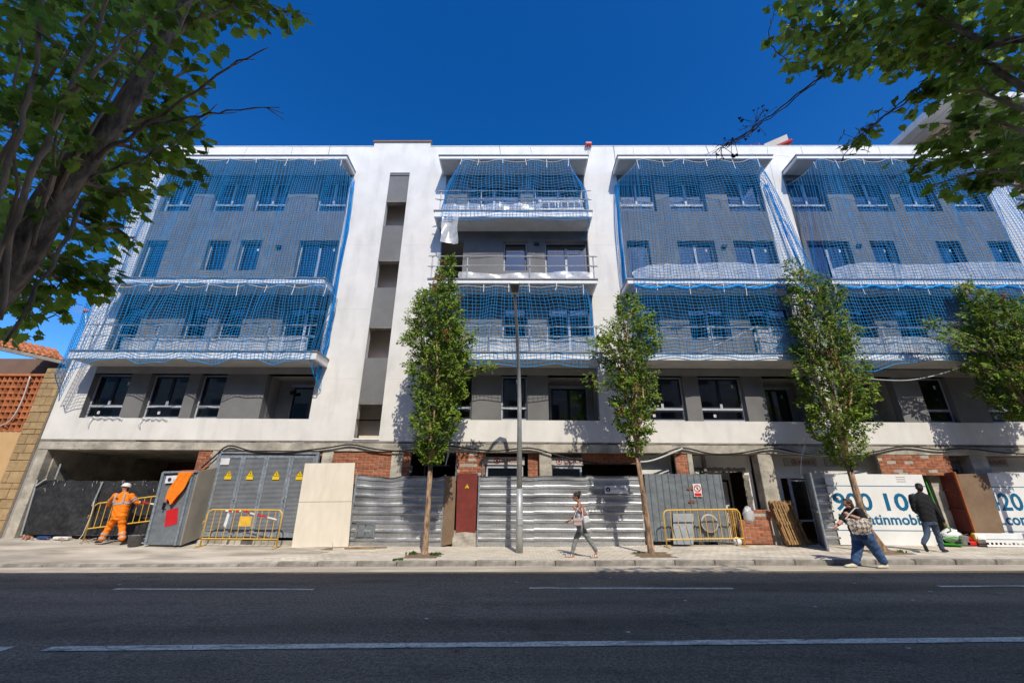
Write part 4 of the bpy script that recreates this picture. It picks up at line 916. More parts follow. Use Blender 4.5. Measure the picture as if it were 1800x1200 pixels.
# grey gate with vertical ribs
x0, x1 = PX(1139, 900, -.1), PX(1278, 900, -.1)
gc = corr('ribbed_gate', 'blue grey sheet metal gate with vertical ribs and a prohibition sign', x0, x1, .24, 2.28, -.1, horiz=False, pitch=.213, dep=.028, mat='grey_sheet', cat='gate', group=None)
ps = at(1226, 861, -.15); MB().box(ps[0]-.135, ps[0]+.135, -.150, -.145, ps[2]-.2, ps[2]+.2).build('sign_board', 'sign_white', gc)
ring = MB(); cx, cz = ps[0], ps[2]+.05
for j in range(20):
    t0, t1 = 2*math.pi*j/20, 2*math.pi*(j+1)/20
    ring.quad(*[(cx+rr_*math.cos(tt), -.1535, cz+rr_*math.sin(tt)) for rr_, tt in ((.085, t0), (.115, t0), (.115, t1), (.085, t1))])
ring.bar((cx-.07, -.1535, cz+.07), (cx+.07, -.1535, cz-.07), .022, .001); ring.box(cx-.115, cx+.115, -.1535, -.1505, ps[2]-.185, ps[2]-.09); ring.build('red_marks', 'red_bright', gc, normals=False)
mn = MB().ball((cx, -.1515, cz+.05), (.016, .001, .018), 8, 5).bar((cx, -.152, cz+.03), (cx-.01, -.152, cz-.02), .03, .001).bar((cx-.01, -.152, cz-.02), (cx-.04, -.152, cz-.065), .014, .001).bar((cx-.01, -.152, cz-.02), (cx+.03, -.152, cz-.06), .014, .001).bar((cx, -.152, cz+.02), (cx+.04, -.152, cz-.005), .012, .001); mn.build('walking_figure', 'black_paint', gc)
for k, z in enumerate((1.82, 1.42)): MB().box(ps[0]-.33, ps[0]-.14, -.136, -.131, z-.03, z+.03).build('rust_patch', 'leaf_dry', gc)
# yellow crowd barriers
def barrier(label, org, ux, uz, W, H=1.05, leg=.22, plate=False, tape=True, feet=True):
    t = thing('crowd_barrier', org, label, 'barrier', 'yellow crowd barriers'); org = np.array(org, float); ux = np.array(ux, float); ux /= np.linalg.norm(ux); uz = np.array(uz, float); uz /= np.linalg.norm(uz)
    P = lambda a, b: org+ux*a+uz*b
    rc = .16; pts = [P(0, 0), P(0, H-rc)]+[P(rc-rc*math.cos(k*math.pi/10), H-rc+rc*math.sin(k*math.pi/10)) for k in range(1, 6)]+[P(W-rc+rc*math.sin(k*math.pi/10), H-rc+rc*math.cos(k*math.pi/10)) for k in range(0, 6)]+[P(W, 0)]
    MB().tube(pts, .021, 8).build('frame', 'yellow_paint', t, smooth=True)
    MB().tube([P(.0, leg), P(W, leg)], .019, 8).build('lower_rail', 'yellow_paint', t)
    n = 10
    for k in range(1, n+1):
        x = W*k/(n+1); MB().tube([P(x, leg), P(x, H)], .0095, 6).build('bar', 'yellow_paint', t)
    yv = np.cross(uz, ux)
    if feet:
        for a in (0.0, W): MB().bar(P(a, .012)-yv*.26, P(a, .012)+yv*.26, .045, .02).build('foot', 'yellow_paint', t)
    MB().tube([P(-.02, H-.35), P(-.08, H-.33), P(-.08, H-.42)], .008, 5).build('hook', 'yellow_paint', t)
    if plate:
        a, b, c, d = P(1.05, .58), P(1.43, .58), P(1.43, .86), P(1.05, .86); MB().panel(a-yv*.012, b-yv*.012, c-yv*.012, d-yv*.012, .006).build('plate', 'yellow_paint', t)
    if tape:
        q = [P(.55, H-.02), P(.8, H-.06), P(1.05, H-.03), P(1.5, H-.12), P(W-.1, H-.28)] if tape is True else tape
        for k in range(9):
            a = q[min(3, k*4//9)]; u0 = (k*4/9) % 1; i0 = min(3, int(k*4/9)); u1 = min(1, u0+.40)
            MB().bar(lerp(q[i0], q[i0+1], u0)-yv*.026, lerp(q[i0], q[i0+1], u1)-yv*.026, .004, .045).build('tape', 'red_bright' if k % 2 else 'sign_white', t)
    return t, P
bt1, _ = barrier('yellow crowd barrier with tape in front of the grey louvred doors', (-9.70, -.62, S(-9.7, -.62)), (1, 0, 0), (0, 0, 1), 2.36, plate=True)
MB().panel((-9.1, -.655, .62), (-9.02, -.655, .56), (-8.98, -.655, .95), (-9.06, -.655, .99), .004).build('tape', 'sign_white', bt1)
barrier('yellow crowd barrier in front of the ribbed grey gate', (4.62, -.6, S(4.7, -.6)), (1, 0, .02), (0, 0, 1), 2.38, tape=False)
o0 = at(146, 951, -.42); o1 = at(277, 935, -.22)
barrier('yellow crowd barrier held and tilted by the worker in orange', o0, at(272, 914, -.42)-at(152, 929, -.42), at(163, 893, -.42)-at(145, 951, -.42), float(np.linalg.norm(at(272, 914, -.42)-at(152, 929, -.42)))*1.04, H=1.1, leg=.36, feet=False, tape=True)
tp_ = MB().tube([at(166, 880, -.5), at(160, 905, -.5), at(145, 940, -.52), at(138, 948, -.6)], .009, 5); tag(tp_.build('tape_strip', 'sign_white', None), 'loose red and white tape trailing from the tilted barrier', 'tape')
# plate and round mirror behind the barrier
pl = MB().panel(at(1184, 956, -.42), at(1219, 957, -.42), at(1219, 902, -.16), at(1183, 902, -.16), .015).build('leaning_plate', 'grey_sheet', None); tag(pl, 'grey metal plate leaning behind the right barrier', 'plate')
c = at(1247, 919, -.22); dm = thing('round_mirror', c, 'round grey traffic mirror standing behind the right barrier', 'mirror')
MB().lathe((c[0], c[1], c[2]), [(.24, -.03), (.27, -.02), (.27, .03)], 28, 'y').build('rim', 'shutter_box', dm, smooth=False); MB().lathe((c[0], c[1]-.034, c[2]), [(.235, -.002), (.235, .002)], 28, 'y').build('face', 'mirror_face', dm)
# low brick wall, pallets, bags
bw = thing('low_brick_wall', (8.3, .0, .15), 'low unfinished brick wall under the shop opening beside the pallets', 'wall')
brickwall(PX(1303, 935, -.05), PX(1357, 935, -.05), S(8, -.05)+.02, S(8, 0)+.72, -.05, parent=bw)
brickwall(PX(1325, 905, -.0), PX(1358, 905, .0), S(8, 0)+.73, S(8, 0)+1.03, .0, parent=bw, smear=.15)
def pallet(label, org, ux, uz, n=5, W=1.0, H=1.2):
    t = thing('pallet', org, label, 'pallet', 'wooden pallets'); org = np.array(org, float); ux = np.array(ux, float)/np.linalg.norm(ux); uz = np.array(uz, float)/np.linalg.norm(uz); yv = np.cross(uz, ux)
    P = lambda a, b, c: org+ux*a+uz*b+yv*c
    for k in range(n): a = W*k/n; MB().hexa([P(a, 0, 0), P(a+W/n*.48, 0, 0), P(a+W/n*.48, 0, .022), P(a, 0, .022)], [P(a, H, 0), P(a+W/n*.48, H, 0), P(a+W/n*.48, H, .022), P(a, H, .022)]).build('slat', 'wood', t)
    for b in (.02, H/2-.05, H-.12): MB().hexa([P(0, b, .024), P(W, b, .024), P(W, b, .11), P(0, b, .11)], [P(0, b+.1, .024), P(W, b+.1, .024), P(W, b+.1, .11), P(0, b+.1, .11)]).build('block', 'wood', t)
    for k in (0, 2, 4): a = W*k/5; MB().hexa([P(a, 0, .112), P(a+.09, 0, .112), P(a+.09, 0, .134), P(a, 0, .134)], [P(a, H, .112), P(a+.09, H, .112), P(a+.09, H, .134), P(a, H, .134)]).build('slat', 'wood', t)
    return t
pallet('wooden pallet standing on edge left of the low brick wall', at(1289, 952, .15), (.9, .5, 0), (0, .03, 1), W=.55, H=1.0)
pallet('wooden pallet leaning beside the open gate, behind the other one', at(1384, 955, -.36), (1, .04, 0), (-.10, .25, 1), W=.80, H=1.3)
pallet('dark wooden pallet leaning in front of another, left of the open gate', at(1388, 957, -.62), (1, .12, 0), (-.10, .22, 1), W=.45, H=1.25)
def bag(label, c, r, mat='film', seed=0, name='plastic_bag', cat='bag'):
    rng = random.Random(seed); mb = MB(); mb.ball((0, 0, 0), 1, 14, 9); mb.v = [(c[0]+r[0]*x*(1+.25*math.sin(7*y+5*z+seed)), c[1]+r[1]*y*(1+.2*math.sin(9*x+seed)), c[2]+r[2]*z*(1+.22*math.sin(8*x+6*y+seed))) for x, y, z in mb.v]
    return tag(mb.build(name, mat, None, smooth=True), label, cat)
bag('clear plastic bag lying on the low brick wall', at(1316, 905, -.02), (.17, .13, .24), 'film', 1)
bag('white plastic bag on the pavement by the right barrier foot', at(1296, 951, -.2), (.13, .1, .11), 'sign_white', 2)
# open corrugated gate turned towards the street
og = thing('open_gate', (9.7, -.1, .15), 'corrugated metal gate swung open towards the street behind the large woman', 'gate')
fb_, bb_ = at(1457, 973, -1.45), at(1448, 960, -.12); ft_, bt_ = at(1425, 830, -1.45), at(1409, 832, -.12)
ft_ = np.array([fb_[0], fb_[1], ft_[2]]); bb_[0] = bt_[0] = (bb_[0]+bt_[0])/2
mb = MB(); nn = 24
for i in range(nn+1):
    u = i/nn; p = lerp(bb_, fb_, u); q = lerp(bt_, ft_, u); off = .022*(1 if (i % 4) in (1, 2) else 0)
    dv = np.array([-(fb_-bb_)[1], (fb_-bb_)[0], 0]); dv /= np.linalg.norm(dv); mb.v += [tuple(p+dv*off), tuple(q+dv*off)]
for i in range(nn): mb.f.append((2*i, 2*i+2, 2*i+3, 2*i+1))
mb.build('sheet', 'grey_sheet', og, normals=False)
MB().bar(fb_, ft_, .05, .05).build('frame_post', 'door_frame_grey', og); MB().bar(bb_, bt_, .05, .05).build('frame_post', 'door_frame_grey', og)
MB().bar(lerp(bb_, bt_, .5)+[-.03, 0, 0], lerp(fb_, ft_, .5)+[-.03, 0, 0], .05, .05).build('brace', 'door_frame_grey', og)
h5 = corr('hoarding_sheet', 'dark corrugated sheet between the open gate and the first white board', PX(1436, 895, -.08), PX(1464, 895, -.08), S(10, 0), 2.2, -.08, seed=9)
# white advertising boards
def adboard(label, x0, x1, z0, z1, Y):
    t = thing('advertising_board', ((x0+x1)/2, Y, z0), label, 'board', 'white advertising boards'); MB().box(x0, x1, Y, Y+.03, z0, z1).build('board', 'white_board', t, bevel=.003)
    for py in (854, 932):
        z = PZ(1560, py, Y); MB().box(x0+.01, x1-.01, Y-.002, Y+.001, z-.012, z+.012).build('printed_line', 'print_blue', t)
    return t
Yw = -.13; w0, w1 = PX(1463, 895, Yw), PX(1640, 895, Yw); zb1 = S(12, -.1)-.0
zt1 = PZ(1530, 833, Yw)
ab = adboard('white hoarding board printed with the blue number 900 100, behind the third tree', w0, w1, zb1, zt1, Yw)
zl, zh = PZ(1540, 896, Yw), PZ(1540, 866, Yw)
def word(s, xa, xb, z0, h, t, bold=.02): mtext('lettering', s, 'print_blue', t, (xa, Yw-.003, z0), (1, 0, 0), (0, 0, 1), h, xb-xa, bold=bold)
word('900', PX(1464, 881, Yw), PX(1532, 881, Yw), zl, zh-zl, ab); word('100', PX(1546, 881, Yw), PX(1612, 881, Yw), zl, zh-zl, ab)
zl2 = PZ(1540, 921, Yw); hh2 = PZ(1540, 903, Yw)-zl2
word('habitatinmobili', PX(1475, 913, Yw), PX(1627, 913, Yw), zl2, hh2, ab, .025)
w2 = PX(1752, 895, Yw)
ab2 = adboard('white hoarding board at the far right edge, printed 20 and .com', PX(1745, 895, Yw), 18.6, zb1+.05, PZ(1760, 831, Yw), Yw)
word('420', PX(1735, 881, Yw), PX(1797, 881, Yw), zl+.03, zh-zl, ab2); word('a.com', PX(1750, 913, Yw), PX(1812, 913, Yw), zl2+.02, hh2*.72, ab2, .025)
mb = MB()
for k in range(3): mb.box(PX(1574, 838, Yw), PX(1590, 838, Yw), Yw-.003, Yw+.0, zt1-.08-.07*k-.02, zt1-.08-.07*k)
mb.build('faded_print', 'beige_panel', ab)
# way in with red steel door
MB().box(13.2, 15.3, .9, .95, .1, 2.3).build('entrance_back', 'concrete_dark', APT)
gp_ = thing('green_tube', at(1655, 912, .1), 'bright green tube leaning in the opening beside the red steel door', 'tube'); MB().tube([at(1624, 838, .25), at(1641, 880, .2), at(1662, 925, .02)], .022, 8).build('tube', 'plastic_green', gp_)
tag(MB().panel(at(1668, 932, .25), at(1692, 932, .25), at(1655, 836, .25), at(1632, 836, .25), .12).build('concrete_post', 'concrete', None), 'pale concrete post between the first white board and the red door', 'post')
rdo = thing('red_steel_door', at(1695, 935, 0), 'open rust red steel door with two cross ribs and a pink edge', 'door')
a, b, c, d = at(1677, 931, .32), at(1714, 938, -.34), at(1678, 829, -.34), at(1648, 832, .32); b[0] = c[0] = (b[0]+c[0])/2; a[0] = d[0] = (a[0]+d[0])/2
MB().panel(a, b, c, d, .03).build('door_leaf', 'red_door', rdo)
for v in (.36, .70): MB().bar(lerp(a, d, v)+[-.02, -.02, 0], lerp(b, c, v)+[-.02, -.02, 0], .05, .06).build('rib', 'red_door', rdo)
MB().bar(b, c, .05, .06).build('edge', 'pink_edge' if 'pink_edge' in MATS else 'terracotta', rdo)
tag(MB().box(PX(1566, 831, .1), PX(1650, 831, .1), .04, .10, PZ(1600, 832, .05), PZ(1600, 828, .05)).build('steel_lintel', 'red_door', None), 'thin red steel lintel over the opening right of the walking man', 'lintel')
bd2 = MB().panel(at(1715, 937, -.28), at(1767, 936, -.28), at(1735, 831, -.2), at(1682, 833, -.2), .02).build('brown_board', 'brown_board', None); tag(bd2, 'plain brown board standing between the red door and the right white board', 'board')
# perforated white channel on the ground
gr = thing('perforated_channel', (16.5, -.55, .2), 'white perforated metal channel lying below the right white board', 'metal channel')
gx0, gx1 = PX(1727, 950, -.6), 18.6; gz = S(16.5, -.6)
mb = MB(); n = 34
for k in range(n):
    a = lerp(gx0, gx1, k/n); b = lerp(gx0, gx1, (k+1)/n); m_ = lerp(a, b, .55)
    mb.box(a, b, -.70, -.695, gz, gz+.06); mb.box(a, b, -.70, -.695, gz+.12, gz+.19); mb.box(m_, b, -.70, -.695, gz+.06, gz+.12)
o = mb.build('perforated_face', 'white_paint', gr)
MB().box(gx0, gx1, -.694, -.45, gz+.185, gz+.19).build('top_face', 'galvanised', gr); MB().box(gx0-.02, gx1, -.45, -.42, gz+.19, gz+.36).build('back_flange', 'white_paint', gr, bevel=.01)
# clutter by the opening
bag('white sack slumped in the opening by the red door', at(1672, 941, -.15), (.30, .2, .19), 'sign_white', 5, 'sack')
gk = thing('green_basin', at(1672, 951, -.4), 'flat green plastic trug lying beside the walking man', 'trug')
c = at(1671, 952, -.4); MB().lathe((c[0], c[1], S(c[0], -.4)+.01), [(.18, 0), (.27, .05), (.29, .06), (.26, .06), (.17, .02)], 20).build('shell', 'plastic_green', gk, smooth=True); MB().tube([c+[-.3, -.1, .1], c+[0, -.16, .16], c+[.3, -.1, .1]], .015, 6).build('handle', 'plastic_green', gk)
c = at(1692, 951, -.3); tag(MB().box(c[0]-.13, c[0]+.13, c[1]-.12, c[1]+.12, S(c[0], -.3)+.01, S(c[0], -.3)+.3).build('tool_box', 'bucket_grey', None, bevel=.03), 'black plastic box between the white sack and the red tool', 'box')
c = at(1703, 952, -.3); zc = S(c[0], -.3); rt_ = thing('red_tool', (c[0], c[1], zc), 'red power tool case lying below the red steel door', 'tool'); MB().box(c[0]-.2, c[0]+.2, c[1]-.12, c[1]+.12, zc+.01, zc+.14).build('case', 'red_bright', rt_, bevel=.03); MB().tube([(c[0]-.16, c[1], zc+.26), (c[0]+.0, c[1]-.02, zc+.24), (c[0]+.1, c[1], zc+.14)], [.05, .05, .06], 8).build('body', 'red_bright', rt_, smooth=True); MB().tube([(c[0]-.1, c[1], zc+.3), (c[0]+.05, c[1], zc+.34), (c[0]+.12, c[1], zc+.2)], .018, 6).build('handle', 'black_paint', rt_)
c = at(1721, 950, -.35); zc = S(c[0], -.35); hb = thing('bucket', (c[0], c[1], zc), 'white bucket with a yellow lid tipped beside the perforated channel', 'bucket'); MB().tube([(c[0]-.05, c[1], zc+.2), (c[0]+.1, c[1]-.1, zc+.17)], [.15, .11], 16).build('body', 'sign_white', hb, smooth=False); MB().ball((c[0]-.1, c[1], zc+.24), (.06, .12, .14), 12, 8).build('lid', 'sign_yellow', hb, smooth=True)
# bucket beside the worker, rubble, scraps
c = at(236, 955, -.75); zc = S(c[0], -.75)
bk = thing('bucket', (c[0], c[1], zc), 'grey rubber builder bucket on the ground right of the worker', 'bucket'); MB().lathe((c[0], c[1], zc), [(.15, 0), (.20, .29), (.215, .30), (.205, .31), (.18, .29), (.13, .05)], 20).build('shell', 'bucket_grey', bk, smooth=True); MB().tube([(c[0]-.2, c[1], zc+.29), (c[0]-.1, c[1]-.12, zc+.36), (c[0]+.1, c[1]-.12, zc+.36), (c[0]+.2, c[1], zc+.29)], .01, 6).build('handle', 'black_paint', bk)
rng = random.Random(3); rb = MB()
for k in range(70):
    x = rng.uniform(-16.2, -11.4); y = rng.uniform(-.28, .0)-(.3 if rng.random() < .2 else 0); z = S(x, y); w = rng.uniform(.02, .10)
    pts = [(x+rng.uniform(-w, w), y+rng.uniform(-w, w)*.7, z+rng.uniform(0, w*1.2)) for _ in range(4)]; rb.add(pts, [(0, 1, 2), (0, 2, 3), (0, 3, 1), (1, 3, 2)])
o = rb.build('rubble', 'rubble', None); tag(o, 'brick rubble and scraps along the foot of the black fence', 'rubble', None, 'stuff')
for i, (px, py, w, m) in enumerate([(77, 945, .35, 'blue_plastic'), (110, 944, .5, 'window_card'), (48, 945, .22, 'brick'), (258, 944, .3, 'blue_plastic')]):
    c = at(px, py, -.12); tag(MB().box(c[0]-w/2, c[0]+w/2, -.2, -.05, S(c[0], -.1)+.005, S(c[0], -.1)+.09).build('scrap', m, None, bevel=.02), ['folded blue plastic under the middle of the black fence', 'flattened carton at the foot of the black fence', 'loose brick by the left foot of the black fence', 'blue plastic by the bottom of the grey site door'][i], 'scrap')
for i, (p, q, Y) in enumerate([((610, 963), (680, 959), -.6), ((606, 964), (660, 963), -.75)]):
    a, b = at(*p, Y), at(*q, Y); a[2] = S(a[0], Y)+.02; b[2] = S(b[0], Y)+.035; tag(MB().bar(a, b, .09, .025).build('timber_offcut', 'wood', None), ['thin timber offcut lying at the foot of the dented hoarding', 'shorter timber offcut nearer the kerb, by the cream board'][i], 'timber')
c = at(578, 963, -.9); mb = MB().add([(c[0]-.28, -.9, S(c[0], -.9)+.01), (c[0]+.15, -1.0, S(c[0], -.9)+.01), (c[0]+.08, -.8, S(c[0], -.9)+.06), (c[0]+.07, -.85, S(c[0], -.9)+.24)], [(0, 1, 2), (1, 3, 2)]); tag(mb.build('cardboard_scrap', 'brown_board', None, normals=False), 'folded scrap of brown card on the pavement before the cream board', 'scrap')
def weeds(label, x, y, n, h, seed):
    rng = random.Random(seed); mb = MB()
    for k in range(n):
        a = rng.uniform(0, 6.28); r = rng.uniform(0, .16); bx, by = x+r*math.cos(a), y+r*.6*math.sin(a); l = rng.uniform(.4, 1)*h; t = rng.uniform(0, 6.28); w = rng.uniform(.012, .03); z = S(bx, by)
        tip = (bx+.5*l*math.cos(t), by+.5*l*math.sin(t), z+l); mid = (bx+.2*l*math.cos(t), by+.2*l*math.sin(t), z+l*.6); mb.add([(bx-w, by, z), (bx+w, by, z), (mid[0]+w*1.3, mid[1], mid[2]), tip, (mid[0]-w*1.3, mid[1], mid[2])], [(0, 1, 2, 4), (4, 2, 3)])
    o = mb.build('weeds', 'weeds', None, normals=False); tag(o, label, 'weeds', None, 'stuff')
weeds('green weeds right of the first tree foot', -2.2, -2.0, 24, .10, 1); weeds('sparse weeds left of the first tree foot', -2.9, -1.85, 14, .12, 2); weeds('weeds growing in the kerb joint before the first tree', -3.05, -2.82, 14, .06, 3)
weeds('short weeds round the second tree foot', 3.45, -1.8, 12, .06, 4); weeds('weeds beside the third tree foot', 10.75, -1.7, 14, .09, 5)

# ================================================================== STREET LAMP
lp = thing('street_lamp', (.11, -1.5, S(.1, -1.5)), 'grey street lamp with a curved arm in front of the hoarding', 'street lamp')
MB().tube([(.11, -1.5, S(.1, -1.5)-.02), (.11, -1.5, .9), (.11, -1.5, 1.75)], [.105, .100, .098], 14).build('base_sleeve', 'lamp_grey', lp, smooth=True)
pp = [(.11, -1.5, 1.75), (.11, -1.5, 4.3), (.10, -1.58, 4.75), (.08, -1.85, 5.35), (.04, -2.4, 6.0), (.0, -3.05, 6.55), (-.04, -3.65, 6.92), (-.05, -3.85, 7.0)]
MB().tube(pp, [.085, .066, .062, .058, .053, .048, .044, .042], 12).build('pole', 'lamp_grey', lp, smooth=True)
MB().hexa([(-.14, -3.78, 6.99), (.04, -3.78, 6.99), (.10, -4.30, 7.15), (-.20, -4.30, 7.15)], [(-.13, -3.78, 7.09), (.03, -3.78, 7.09), (.09, -4.28, 7.24), (-.19, -4.28, 7.24)]).build('lamp_head', 'lamp_grey', lp, bevel=.02)
MB().hexa([(-.13, -3.98, 7.035), (.04, -3.98, 7.035), (.08, -4.27, 7.125), (-.18, -4.27, 7.125)], [(-.13, -3.98, 7.06), (.04, -3.98, 7.06), (.08, -4.27, 7.15), (-.18, -4.27, 7.15)]).build('lamp_glass', 'lamp_glass', lp)
MB().box(.06, .20, -1.62, -1.58, .75, .95).build('inspection_hatch', 'lamp_grey', lp, bevel=.01)

# ================================================================== HOUSE AT LEFT
lh = thing('stone_pier_house', (-18, 1, 0), 'ochre house at left with a stone corner pier, lattice screen and tiled roof', 'house')
MB().box(-17.40, -16.70, -.02, .35, -.1, 5.88).build('pier_core', 'mortar', lh)
rng = random.Random(5); z = .02; ns_ = 0
while z < 5.86:
    h = rng.uniform(.16, .38); h = min(h, 5.88-z); x = -17.40; cuts = sorted([-17.4+.7*v for v in ([rng.uniform(.3, .7)] if rng.random() < .75 else [rng.uniform(.25, .4), rng.uniform(.6, .75)])])
    ed = [-17.40]+cuts+[-16.70]
    for a, b in zip(ed[:-1], ed[1:]): MB().box(a+.006, b-.006, -.065+rng.uniform(-.012, .012), -.0, z+.006, z+h-.006).build('stone', 'stone', lh, bevel=.012)
    z += h
MB().box(-26, -17.41, .05, .3, -.1, 3.55).build('wall', 'ochre_wall', lh)
lz0, lz1 = 3.58, 5.60
MB().box(-26, -17.41, .42, .5, 3.55, 5.62).build('screen_back', 'brown_plaster', lh)
MB().box(-26, -17.41, .02, .3, 5.60, 5.68).build('screen_coping', 'terracotta', lh)
lb = MB(); rw = 9; hz = (lz1-lz0)/rw
cell = MB(); cw = .20
for (a, b, c, d) in [(-cw/2, cw/2, -hz/2, -hz/2+.035)]: cell.box(a, b, -.06, .06, c, d)
cell.hexa([(-cw/2, -.06, -hz/2+.036), (-cw/2+.03, -.06, -hz/2+.036), (-cw/2+.09, .06, -hz/2+.036), (-cw/2+.06, .06, -hz/2+.036)], [(-cw/2, -.06, hz/2), (-cw/2+.03, -.06, hz/2), (-cw/2+.09, .06, hz/2), (-cw/2+.06, .06, hz/2)])
cme = cell.mesh('lattice_block'); cme.materials.append(MATS['terracotta'])
for r_ in range(rw):
    for k in range(18): inst('lattice_block', cme, (-17.52-k*cw, .12, lz0+hz*(r_+.5)), lh)
# window low down
MB().box(-18.7, -17.8, .0, .06, .9, 2.28).build('window', 'black_paint', lh)
# upper wall, eaves and roof running away from the street
MB().box(-30, -16.72, 2.9, 3.1, 5.0, 7.2).build('upper_wall', 'pink_wall_shaded', lh)
ex, ez = -17.05, 6.13
rf = MB(); Y0r, Y1r = -.85, 3.2; slope = math.tan(R(27)); Wd = 2.2
e1 = np.array(at(116, 634, 2.6)); e0 = min((at(-8, 606, float(_y)) for _y in np.arange(-3, 3, .02)), key=lambda p: abs(p[2]-e1[2]))
ev = e1-e0; up = np.array([-1.0, .35, .62]); up /= np.linalg.norm(up); evn = ev/np.linalg.norm(ev); nn_ = np.cross(evn, up); nn_ = nn_/np.linalg.norm(nn_)*(1 if np.cross(evn, up)[2] > 0 else -1)
e0 = e0-evn*1.2; Lr = float(np.linalg.norm(e1-e0)); Hr = 1.25
MB().panel(e0-nn_*.10, e1-nn_*.10, e1+up*Hr-nn_*.10, e0+up*Hr-nn_*.10, .05).build('roof_deck', 'pink_wall_shaded', lh)
MB().bar(e0+[0, 0, -.1], e1+[0, 0, -.1], .10, .14).build('eave_board', 'concrete', lh)
tl = MB(); nseg = 5
for i in range(nseg+1):
    t = math.pi*i/nseg
    for yy, sc_ in ((0, 1.0), (.36, .86)): tl.v.append((.09*math.cos(t)*sc_, yy, .055*math.sin(t)*sc_))
for i in range(nseg): tl.f.append((2*i, 2*i+2, 2*i+3, 2*i+1))
tme2 = tl.mesh('roof_tile', normals=False); tme2.materials.append(MATS['terracotta'])
Mx = Matrix((evn, up, nn_)).transposed().to_4x4()
deck = [o for o in lh.children if o.name.startswith('roof_deck')][0]
ncol = int(Lr/.19)
for i in range(ncol):
    for j in range(4):
        p = e0+evn*(i+.5)*Lr/ncol+up*(j*.31)+nn_*(-.02+.02*(j % 2)*.3)
        o = bpy.data.objects.new('roof_tile', tme2); COL.objects.link(o); o.parent = deck; o.matrix_local = Matrix.Translation(Vector([float(v) for v in p])) @ Mx
sag([(53, 661), (40, 700), (28, 725), (14, 742), (-5, 750)], -.02, .02, 'white_cable', 'cable', 'white cable hanging across the terracotta lattice at left')
sag([(130, 0+560), (60, 628), (30, 660), (-10, 690)], -4, .02, 'black_cable', 'cable', 'black overhead cable crossing the sky at the left edge') if False else None
an = thing('aerial', (-21.5, 4, 9), 'small television aerial standing above the tiled roof at left', 'aerial')
MB().tube([at(152, 640, 3.5), at(151, 545, 3.5)], .03, 6).build('mast', 'rail_metal', an)
c = at(151, 546, 3.5); MB().ball(c, (.13, .1, .1), 10, 6).build('amplifier', 'orange_cloth', an)
for k in range(4): MB().tube([c+[-.05, 0, .1-.1*k], c+[-.62, 0, .28-.1*k]], .012, 5).build('rod', 'rail_metal', an)

# ================================================================== TALLER NEIGHBOUR AT RIGHT
rn = thing('taller_neighbour', (26, 4, 0), 'beige building at the right edge with brown louvres and a wide white roof overhang', 'building')
MB().box(21.32, 34, .1, 12, -.2, 17.6).build('facade', 'beige_facade', rn)
for k in range(30): MB().box(21.36, 33, .02, .099, 7.2+k*.36, 7.34+k*.36).build('louvre', 'brown_louvre', rn)
oc = at(1665, 172, -1.2); MB().box(float(oc[0]), 34, -1.2, 12, float(oc[2]), float(oc[2])+.35).build('roof_overhang', 'white_eave', rn, bevel=.01)
MB().box(float(oc[0])+1.1, 34, .1, 11, 17.6, float(oc[2])).build('upper_wall', 'beige_facade', rn)
MB().box(21.25, 21.31, -.02, 1, 10, 16.5).build('corner_strip', 'white_paint', rn)
for k in range(1, 4): MB().box(float(oc[0])+.02, 33, -1.2+k*1.6, -1.185+k*1.6, float(oc[2])-.006, float(oc[2])).build('panel_joint', 'grey_trim', rn)
MB().box(float(oc[0])+.55, float(oc[0])+.57, -1.1, 11, float(oc[2])-.006, float(oc[2])).build('panel_joint', 'grey_trim', rn)
# lift housing on the roof, red trim
lt = thing('roof_housing', at(1368, 256, 2.5), 'cream rooftop housing with a red edge above the parapet', 'roof housing')
a, b = at(1340, 258, 3.2), at(1384, 240, 2.2); zt_ = (a[2]+b[2])/2+.2; a[2] = b[2] = 0
v = b-a; c_ = at(1389, 258, 2.2)
dz0 = 15.4
mb = MB(); p0 = at(1343, 259, 4.2); p1 = at(1384, 240, 2.2); p1[2] -= .0
zt_ = float(p1[2]); p0 = np.array(at(1343, 256, 4.0)); s_ = zt_/p0[2]; 
for _y in np.arange(2.3, 9, .05):
    q = at(1344, 256, float(_y))
    if q[2] >= zt_: break
MB().hexa([(q[0], q[1], dz0), (p1[0], p1[1], dz0), (p1[0]+1.2, p1[1]+1.4, dz0), (q[0]+1.2, q[1]+1.4, dz0)], [(q[0], q[1], zt_-.42), (p1[0], p1[1], zt_-.42), (p1[0]+1.2, p1[1]+1.4, zt_-.42), (q[0]+1.2, q[1]+1.4, zt_-.42)]).build('wall', 'cream_board', lt)
MB().bar((q[0], q[1], zt_-.2), (p1[0], p1[1], zt_-.2), .35, .42).build('cornice', 'cream_board', lt)
MB().bar((q[0]+.05, q[1]-.2, zt_-.48), (p1[0]+.03, p1[1]-.2, zt_-.48), .2, .13).build('red_edge', 'red_rail', lt)
w_ = at(1032, 256, .2); wn = thing('hoist_winch', w_, 'small red winch bracket hooked over the parapet above the middle bay', 'winch')
MB().box(w_[0]-.14, w_[0]+.14, -.20, .3, PAR-.05, PAR+.09).build('head', 'red_rail', wn, bevel=.02)
for dx in (-.1, .0, .1): MB().tube([(w_[0]+dx, -.12, PAR-.05), (w_[0]+dx*1.2, -.10, PAR-(.5 if dx == 0 else .2))], .012, 5).build('leg', 'rail_metal', wn)
rl = thing('roof_rail', at(1328, 257, 1), 'thin red handrail on the roof left of the cream housing', 'rail'); a = at(1320, 254, 1.0); b = at(1334, 251.5, 1.0); MB().tube([(a[0], 1, PAR-.3), a, b, (b[0], 1, PAR-.3)], .02, 6).build('rail', 'red_rail', rl)
